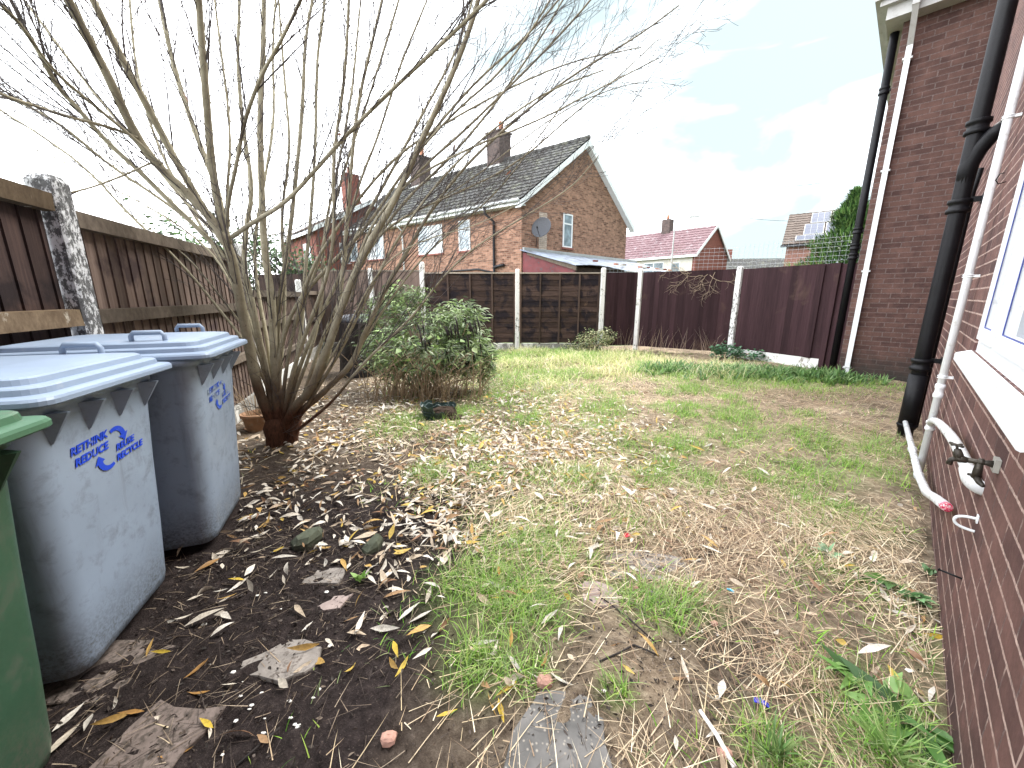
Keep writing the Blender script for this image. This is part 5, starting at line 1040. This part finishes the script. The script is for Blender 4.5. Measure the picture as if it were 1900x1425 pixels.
def scrap(px, py, m, label, s, name='litter_scrap'):
    c = G(px, py); z = float(hz(c[0], c[1]))+.012; q = MB(); a = random.uniform(0, 3); u, v = np.array([math.cos(a), math.sin(a), .1])*s, np.array([-math.sin(a), math.cos(a), .25])*s*.55; c = np.array([c[0], c[1], z])
    P = [c-u-v, c+[0, 0, .006]-v*1.2, c+u-v*.8, c+u+v, c+v*1.1+[0, 0, .01], c-u+v*.7]; q.loft([P, [p+np.array([0, 0, .0015]) for p in P]]); solo(name, q, m, label, 'litter', c)
scrap(1412, 1308, simple('blue_plastic', (.02, .03, .55), .3, .2), 'bright dark blue plastic scrap on the straw', .022)
scrap(1163, 992, simple('red_plastic', (.55, .03, .05), .4, .2), 'small red plastic scrap beside pale rubble in the middle of the yard', .02)
scrap(1355, 1097, simple('cyan_plastic', (.08, .42, .62), .4, .2), 'light blue plastic scrap at the edge of the grass tuft', .015)
wt = simple('white_chip', (.72, .70, .66), .7, .12, 30)
CH = 'white chips scattered on the bare earth'
for i in range(46):
    px, py = ((random.gauss(495, 55), random.gauss(1330, 55)) if i < 26 else (random.gauss(520, 60), random.gauss(1150, 40)) if i < 36 else (random.gauss(1290, 60), random.gauss(1200, 60)) if i < 52 else (random.gauss(1480, 120), random.gauss(1090, 80)))
    if py > 1415 or px < 330: continue
    c = G(px, py); z = float(hz(c[0], c[1])); s = random.uniform(.004, .011); q = MB(); q.rock((c[0], c[1], z+s*.35), s, s*random.uniform(.35, .9), s*.25, i, 5)
    reg = 'in the soil before the bins' if px < 700 else 'on the trodden earth at the right of the grass'
    solo('white_chip', q, wt, 'tiny white chip of plaster '+reg, 'chip', (c[0], c[1], z), CH+' '+reg)
q = MB(); P = [G(1297, 1330), G(1330, 1375), G(1362, 1430)]; q.tube([p+[0, 0, .02+float(hz(p[0], p[1]))] for p in P], [.006, .007, .008], 6); solo('stick', q, wt, 'peeled white stick at the bottom edge', 'stick')
dk = simple('dark_stick', (.03, .024, .022), .8, .3, 20)
for pts, lab in (([(1112, 1243), (1150, 1225), (1175, 1210)], 'dark stick on the trodden earth, left arm of a V'), ([(1175, 1210), (1200, 1220), (1222, 1230)], 'dark stick on the trodden earth, right arm of a V'), ([(1112, 1110), (1160, 1150), (1216, 1205)], 'long thin dark twig from the pinkish slab to the trodden earth'), ([(440, 1425), (480, 1390), (520, 1355)], 'straight thin dark stick in the bottom left soil')):
    q = MB(); q.tube([G(*p)+[0, 0, .012+float(hz(*G(*p)[:2]))] for p in pts], .0035, 5); solo('stick', q, dk, lab, 'stick')
# ================================================================== LITTER, GRASS, STRAW
def inyard(x, y):
    wl = (x-2.17)*-.7033+(y-1.73)*.7108; w2 = (x-6.26)*-.7033+(y-5.77)*.7108
    lf = x > -2.37-.3166*(y-2.14)+.03
    ok = (wl > .02) & lf & (y < 9.42) & (y > .62)
    return ok & ~((x > 3.1) & (y > 9.56-.676*(x-3.1))) & ~((x > 4.7) & ((y-8.45) > -2.05*(x-4.83)-.1))
def clear_bins(x, y):
    k = np.ones(len(x), bool)
    for bx, by, bz, yw in BINS:
        c, s = math.cos(R(yw)), math.sin(R(yw)); u = (x-bx)*c+(y-by)*s; v = -(x-bx)*s+(y-by)*c; k &= ~((np.abs(u) < .30) & (np.abs(v) < .26))
    return k
def sample(dens, x0, x1, y0, y1, mx):
    n = rng.poisson((x1-x0)*(y1-y0)*mx); x = rng.uniform(x0, x1, n); y = rng.uniform(y0, y1, n); k = (rng.random(n)*mx < dens(x, y)) & inyard(x, y) & clear_bins(x, y); return x[k], y[k]
def vnoise(x, y, f, s):
    q = np.random.default_rng(s); g = q.random((64, 64)); u, v = x*f+31, y*f+17; i, j = np.floor(u).astype(int), np.floor(v).astype(int); a, b = u-i, v-j; a, b = a*a*(3-2*a), b*b*(3-2*b); G_ = lambda p, r: g[p % 64, r % 64]
    return G_(i, j)*(1-a)*(1-b)+G_(i+1, j)*a*(1-b)+G_(i, j+1)*(1-a)*b+G_(i+1, j+1)*a*b
grass_mat = colattr('grass_blade', .55, .35, .38); straw_mat = colattr('straw_blade', .7, .3, .2); litter_mat = colattr('leaf_litter', .55, .35, .12, noise=.4)
far = lambda x, y: 1/(1+(np.hypot(x, y)/4.5)**2)
gauss = lambda x, y, a, b, sx_, sy_: np.exp(-((x-a)/sx_)**2-((y-b)/sy_)**2)
# bare ground mask: trodden soil in front of the bins and at bottom centre-right
def bare(x, y): return np.clip(gauss(x, y, -1.25, 1.35, .62, .95)+1.3*gauss(x, y, .44, 1.14, .26, .26)+gauss(x, y, .85, 1.35, .3, .15)*.6+gauss(x, y, .70, 1.72, .28, .12)*.7+gauss(x, y, .12, .88, .17, .14)*.9+gauss(x, y, -.85, 1.75, .5, .45), 0, 1)
CG = [(.14, .35, .03), (.22, .50, .04), (.32, .58, .07), (.40, .56, .11), (.08, .19, .04)]
# tall tufts
def g_tuft(x, y): return greenness(x, y)**1.4*np.clip(vnoise(x, y, 4.5, 41)*2.2-.35, .12, 1)*8500*far(x, y)**.75
x, y = sample(g_tuft, -2.5, 6, .65, 9.4, 8600); z = hz(x, y); n = len(x); sz = .75+.5*vnoise(x, y, 3, 4); sz = sz*(1+.35*np.clip((y-5)/2, 0, 1))
gr = [blades(np.c_[x, y, z-.004], rng.uniform(0, 6.3, n), rng.uniform(.05, .13, n)*sz, rng.uniform(.0025, .0045, n)*(1+.12*np.hypot(x, y)), rng.uniform(.5, 1.45, n), rng.uniform(.3, 1.6, n), pick(CG, n, .25), 3, pick([(.26, .35, .12), (.36, .40, .20)], n))]
# sparse green everywhere away from the bare soil
def g_low(x, y): return 1500*far(x, y)**.8*np.clip(1.15-bare(x, y)*1.5, 0, 1)*np.clip((x+1.0+.25*(y-1))/.7, .02, 1)*np.clip(vnoise(x, y, 2.2, 9)*2.6-.9, 0, 1)
x, y = sample(g_low, -2.6, 6, .65, 9.4, 1550); n = len(x)
gr.append(blades(np.c_[x, y, hz(x, y)-.003], rng.uniform(0, 6.3, n), rng.uniform(.03, .085, n)*(1+.06*y), rng.uniform(.002, .004, n)*(1+.12*np.hypot(x, y)), rng.uniform(.15, 1.2, n), rng.uniform(.0, 1.3, n), pick(CG+[(.24, .30, .13), (.32, .34, .17)], n, .25), 3))
print('grass', sum(len(g[1]) for g in gr)); scatter('grass', gr, grass_mat, 'short rough green grass growing in tufts over the yard', 'grass')
CS = [(.68, .56, .38), (.56, .44, .28), (.76, .67, .50), (.42, .31, .20), (.30, .21, .14), (.60, .48, .33)]
def s_d(x, y):
    d = 2700*far(x, y)**.9*(1-.93*bare(x, y))*np.clip((x+.75+.5*(y-1.6))/.8, .05, 1)*np.clip(vnoise(x, y, 1.6, 21)*1.8-.2, .12, 1.2)
    return d*(1-.4*gauss(x, y, -.6, 3.4, 1.2, 1.3))
x, y = sample(s_d, -2.4, 6, .65, 9.4, 2800); n = len(x); flow = vnoise(x, y, .7, 5)*7
st = [blades(np.c_[x, y, hz(x, y)+rng.uniform(0, .022, n)], flow+rng.normal(0, .75, n), rng.uniform(.05, .22, n), rng.uniform(.0016, .0034, n)*(1+.13*np.hypot(x, y)), rng.uniform(-.12, .28, n), rng.uniform(-.2, .5, n), pick(CS, n, .25), 3)]
# straw tussocks towards the back fence
TS = [(1.1, 7.4, .45), (.6, 6.9, .3), (1.9, 7.4, .5), (2.3, 8.2, .5), (.1, 7.0, .4), (1.6, 6.4, .35), (2.9, 7.4, .5), (.4, 8.6, .4), (-.3, 6.6, .3), (3.3, 6.3, .4), (.5, 5.6, .3), (3.9, 6.9, .4)]
def t_d(x, y):
    d = 0*x
    for a, b, r_ in TS: d = np.maximum(d, gauss(x, y, a, b, r_, r_))
    return d*900
x, y = sample(t_d, -2, 5.5, 5, 9.3, 900); n = len(x); st.append(blades(np.c_[x, y, hz(x, y)], rng.uniform(0, 6.3, n), rng.uniform(.14, .34, n), rng.uniform(.004, .008, n), rng.uniform(.5, 1.4, n), rng.uniform(.8, 2.0, n), pick([(.70, .62, .36), (.74, .68, .45), (.56, .53, .26), (.48, .54, .2)], n, .2), 4))
# brown trampled mat near the wing and thatch on the right
x, y = sample(lambda x, y: 1100*gauss(x, y, 3.9, 5.0, .95, .55)+700*gauss(x, y, 2.9, 3.9, .8, .6)+2200*gauss(x, y, 1.1, 1.9, .5, .35)+2000*gauss(x, y, 1.05, 1.12, .28, .22)+900*gauss(x, y, 1.7, 2.4, .5, .4), .2, 5.8, .7, 6, 2300); n = len(x)
st.append(blades(np.c_[x, y, hz(x, y)+rng.uniform(0, .03, n)], rng.uniform(0, 6.3, n), rng.uniform(.06, .2, n), rng.uniform(.0016, .003, n)*(1+.15*np.hypot(x, y)), rng.uniform(-.1, .35, n), rng.uniform(-.2, .6, n), pick([(.33, .22, .14), (.45, .33, .22), (.22, .14, .095), (.52, .41, .28)], n, .25), 3))
# upright dead stalks by the fences
x = np.concatenate([rng.uniform(3.2, 4.6, 70), rng.uniform(2.3, 3.2, 26)]); y = np.concatenate([9.3-.70*(x[:70]-3.1), np.full(26, 9.25)]); n = len(x); st.append(blades(np.c_[x, y, hz(x, y)], rng.uniform(0, 6.3, n), rng.uniform(.3, .8, n), np.full(n, .006), rng.uniform(1.0, 1.5, n), rng.uniform(0, .6, n), pick([(.40, .30, .2), (.5, .4, .3)], n), 4))
print('straw', sum(len(g[1]) for g in st)); scatter('straw', st, straw_mat, 'flattened dry straw and dead grass lying across the yard', 'straw')
CL = [(.74, .66, .55), (.82, .76, .67), (.62, .50, .37), (.40, .24, .12), (.28, .15, .085), (.55, .34, .10), (.66, .46, .10), (.60, .46, .33), (.17, .10, .07)]
PLF = [.22, .25, .15, .08, .06, .07, .06, .09, .02]
def l_d(x, y):
    d = 800*gauss(x, y, -1.0, 3.1, 1.1, .95)+800*gauss(x, y, -.2, 3.6, 1.2, 1.3)+460*gauss(x, y, .3, 2.8, .8, .6)+300*gauss(x, y, -.3, 1.9, .5, .45)+380*gauss(x, y, .65, 3.5, .6, .9)+230*gauss(x, y, -1.75, 2.9, .5, .45)+110*gauss(x, y, -.5, 5.2, 1.4, 1.1)+85*gauss(x, y, .1, 1.5, .6, .5)+170*gauss(x, y, 1.75, 1.65, .12, .35)+120*gauss(x, y, 1.32, 1.1, .12, .2)+260*gauss(x, y, -2.2, 4.5, .9, 1.2)+200*gauss(x, y, -1.55, 2.35, .45, .45)
    d = d*np.clip(vnoise(x, y, 3.2, 33)*1.9-.1, .25, 1.7)
    return d+26*np.clip((2.5-np.abs(x-.3))/2, 0, 1)*np.clip((7.5-y)/3, 0, 1)
x, y = sample(l_d, -3.4, 4.5, .65, 7.5, 2400); n = len(x); sc_ = rng.uniform(.75, 1.15, n)
lit = [leaves(np.c_[x, y, hz(x, y)+rng.uniform(-.003, .03, n)], rng.uniform(0, 6.3, n), rng.uniform(.035, .128, n)*sc_, rng.uniform(.012, .029, n)*sc_, rng.normal(.04, .22, n), rng.normal(0, .5, n), rng.normal(.2, 1.0, n), pick(CL, n, .15, PLF))]
print('litter', n); scatter('leaf_litter', lit, litter_mat, 'thick carpet of narrow dry willow leaves under and around the tree', 'leaf litter')
# soil crumbs, bark bits and root fibres on the bare ground
x, y = sample(lambda x, y: 2600*bare(x, y)*far(x, y)+250*far(x, y), -2.3, 2, .65, 4.5, 2700); n = len(x)
cru = [leaves(np.c_[x, y, hz(x, y)+rng.uniform(0, .012, n)], rng.uniform(0, 6.3, n), rng.uniform(.005, .024, n), rng.uniform(.003, .010, n), rng.normal(.1, .5, n), rng.normal(0, .8, n), rng.normal(0, .9, n), pick([(.022, .015, .013), (.045, .033, .029), (.085, .062, .052), (.22, .17, .13), (.012, .009, .008)], n, .3, [.3, .3, .2, .08, .12]))]
x, y = sample(lambda x, y: 700*np.clip(bare(x, y)+.15, 0, 1)*far(x, y), -2.3, 2, .65, 3.8, 820); n = len(x)
cru.append(blades(np.c_[x, y, hz(x, y)+rng.uniform(.002, .015, n)], rng.uniform(0, 6.3, n), rng.uniform(.03, .13, n), rng.uniform(.0016, .003, n), rng.uniform(-.1, .2, n), rng.uniform(-.3, .4, n), pick([(.10, .07, .05), (.28, .21, .15), (.05, .035, .03), (.42, .33, .24)], n, .25), 3))
scatter('soil_crumbs', cru, litter_mat, 'dark crumbs of earth, bark bits and root fibres on the bare soil', 'soil crumbs')
# low strip of broad-bladed green plants by the wing
x, y = sample(lambda x, y: 330*gauss(x, y, 4.0, 6.3, .8, .32)+300*gauss(x, y, 5.0, 6.0, .55, .30)+250*gauss(x, y, 2.9, 6.6, .5, .35), 2, 5.8, 5, 7.4, 400); n = len(x)
P = np.repeat(np.c_[x, y, hz(x, y)], 5, 0)+rng.normal(0, .012, (5*n, 3))*[1, 1, 0]; m = len(P)
scatter('broad_leaf_weeds', [blades(P, rng.uniform(0, 6.3, m), rng.uniform(.12, .24, m), rng.uniform(.018, .034, m), rng.uniform(.7, 1.4, m), rng.uniform(.5, 1.6, m), pick([(.10, .21, .06), (.16, .29, .09), (.22, .33, .13), (.07, .14, .05)], m, .25), 4)], grass_mat, 'strip of broad bladed green weeds below the maroon fence beside the house', 'weeds')
# single weeds
def rosette(px, py, n, ln, wd, label, cols, el=(.3, .9), az=(0, 6.28), base=None, curl=1.0):
    c = G(px, py) if base is None else base; c = np.array([c[0], c[1], float(hz(c[0], c[1]))]); P = c+rng.normal(0, ln*.06, (n, 3))*[1, 1, 0]; C = pick(cols, n, .2)
    scatter('weed', leaves(P, rng.uniform(*az, n), rng.uniform(.7, 1.15, n)*ln, rng.uniform(.8, 1.15, n)*wd, rng.uniform(*el, n), rng.normal(0, .35, n), rng.uniform(-1.0, -.3, n)*curl, C, .15, C*1.2), green_leaf, label, 'weed', kind=None, base=c)
DG = [(.07, .17, .035), (.11, .23, .05), (.16, .28, .08), (.05, .12, .03)]
rosette(668, 1078, 9, .075, .028, 'small bright green leafy weed standing alone in the soil right of the slabs', [(.20, .36, .08), (.26, .42, .12)], (.5, 1.2))
rosette(1690, 1330, 16, .19, .058, 'big dock weed with broad green leaves by the foot of the brick wall', DG, (-.1, .3), (1.2, 5.2), curl=.4)
rosette(1625, 1300, 13, .17, .052, 'broad leaved dock weed a hand away from the wall, in front of the dandelion', DG, (-.1, .3), (0, 6.28), curl=.4)
rosette(1700, 1385, 12, .17, .055, 'broad leaved dock weed nearest the bottom right corner', DG, (-.1, .35), (.8, 5.0), curl=.4)
rosette(1600, 1250, 9, .15, .03, 'low dandelion weed with narrow dark leaves just behind the big dock', DG, (.05, .4), (2.0, 4.6))
rosette(1700, 1110, 12, .10, .045, 'round leaved green weed against the brick wall beside dry leaves', [(.16, .30, .13), (.22, .36, .16)], (.3, 1.0), (1.8, 5))
rosette(1655, 1085, 7, .13, .045, 'dark flat dock weed a little away from the wall', [(.06, .14, .03), (.09, .18, .04)], (.0, .3), (2.2, 3.9))
rosette(1725, 1060, 14, .06, .024, 'pale green lacy weed at the wall foot below the bracket', [(.24, .38, .20), (.16, .30, .13)], (.4, 1.4))
rosette(1535, 1035, 16, .07, .018, 'grey green feathery weed on the straw', [(.18, .32, .17), (.26, .38, .24)], (.1, .9))
rosette(1650, 1405, 50, .13, .007, 'tuft of fine grass at the bottom right corner by the wall', [(.14, .26, .06), (.22, .33, .10)], (.4, 1.3))
rosette(1440, 1408, 46, .13, .008, 'tuft of fine grass at the bottom edge, left of the big dock', [(.12, .22, .07), (.22, .30, .11)], (.5, 1.4))
# a few large leaves one can single out
LC = {'pale tan': (.66, .58, .47), 'whitish': (.72, .67, .59), 'bright yellow': (.68, .48, .06), 'orange brown': (.48, .25, .07)}
def one_leaf(px, py, colr, ln, where, grp, onz=None, pos=None):
    c = G(px, py) if pos is None else np.array(pos, float); z = (float(hz(c[0], c[1]))+.014) if onz is None else onz
    a = random.uniform(0, 6.28); one = lambda v: np.array([float(v)])
    V = leaves(np.zeros((1, 3))-np.array([[math.cos(a), math.sin(a), 0]])*ln/2, one(a), one(ln), one(ln*random.uniform(.17, .23)), one(.05), one(random.gauss(0, .3)), one(random.gauss(.3, .4)), np.array([LC[colr]])*random.uniform(.85, 1.1), .3, np.array([LC[colr]])*random.uniform(.6, 1.0))
    o = bpy.data.objects.new('fallen_leaf', raw_mesh('fallen_leaf', V[0], V[1], V[2], V[3], litter_mat)); COL.objects.link(o); o.location = (c[0], c[1], z); tag(o, colr+' willow leaf lying '+where, 'leaf', grp)
for px, py, c_, l_ in [(440, 1082, 'bright yellow', .08), (300, 1215, 'bright yellow', .075), (385, 1350, 'bright yellow', .07), (365, 1248, 'orange brown', .085), (330, 1400, 'orange brown', .09), (245, 1330, 'orange brown', .08), (515, 1025, 'bright yellow', .07), (410, 1100, 'whitish', .06), (480, 1000, 'pale tan', .09), (110, 1390, 'pale tan', .12), (130, 1335, 'whitish', .09), (400, 1040, 'pale tan', .12), (385, 1055, 'orange brown', .12), (350, 1050, 'pale tan', .11), (545, 880, 'bright yellow', .08), (370, 1290, 'orange brown', .08), (430, 870, 'orange brown', .1), (600, 950, 'whitish', .09)]:
    one_leaf(px, py, c_, l_, 'on the bare soil in front of the bins', 'leaves on the bare soil before the bins, '+c_)
for px, py, c_, l_ in [(745, 1240, 'bright yellow', .09), (955, 1245, 'whitish', .10), (1043, 1275, 'whitish', .09), (930, 1330, 'bright yellow', .08), (830, 1330, 'bright yellow', .07), (1010, 1235, 'orange brown', .07), (760, 1140, 'whitish', .12), (715, 1170, 'whitish', .12), (800, 1095, 'whitish', .09), (780, 1150, 'whitish', .11), (795, 1110, 'pale tan', .11), (925, 1065, 'orange brown', .09), (920, 1095, 'whitish', .10), (940, 1105, 'whitish', .09), (865, 1005, 'whitish', .11), (795, 1020, 'pale tan', .10), (690, 1080, 'whitish', .1), (740, 1020, 'pale tan', .12), (1020, 1155, 'whitish', .11), (1040, 1190, 'whitish', .09), (900, 1200, 'whitish', .1), (735, 1210, 'bright yellow', .09), (940, 1290, 'bright yellow', .09)]:
    one_leaf(px, py, c_, l_, 'on the thin grass in the middle foreground', 'leaves on the thin grass of the foreground, '+c_)
for px, py, c_, l_ in [(1737, 1180, 'bright yellow', .09), (1710, 1150, 'orange brown', .09), (1690, 1170, 'pale tan', .1), (1670, 1140, 'whitish', .11), (1640, 1105, 'whitish', .10), (1585, 1075, 'whitish', .08), (1572, 1060, 'bright yellow', .07), (1720, 1310, 'pale tan', .12), (1730, 1290, 'whitish', .10), (1700, 1215, 'pale tan', .12), (1650, 1120, 'pale tan', .10)]:
    one_leaf(px, py, c_, l_, 'near the foot of the brick wall', 'leaves near the foot of the brick wall, '+c_)
one_leaf(0, 0, 'pale tan', .07, 'on the lid of the bin beside the green one', None, 1.025, (-1.75, 1.42, 0))
one_leaf(0, 0, 'whitish', .06, 'on the lid of the bin nearest the tree', None, 1.075, (-2.25, 2.22, 0))
p_ = WP(-.62, .03, 0); one_leaf(0, 0, 'pale tan', .09, 'on the white window sill', None, .985, p_)
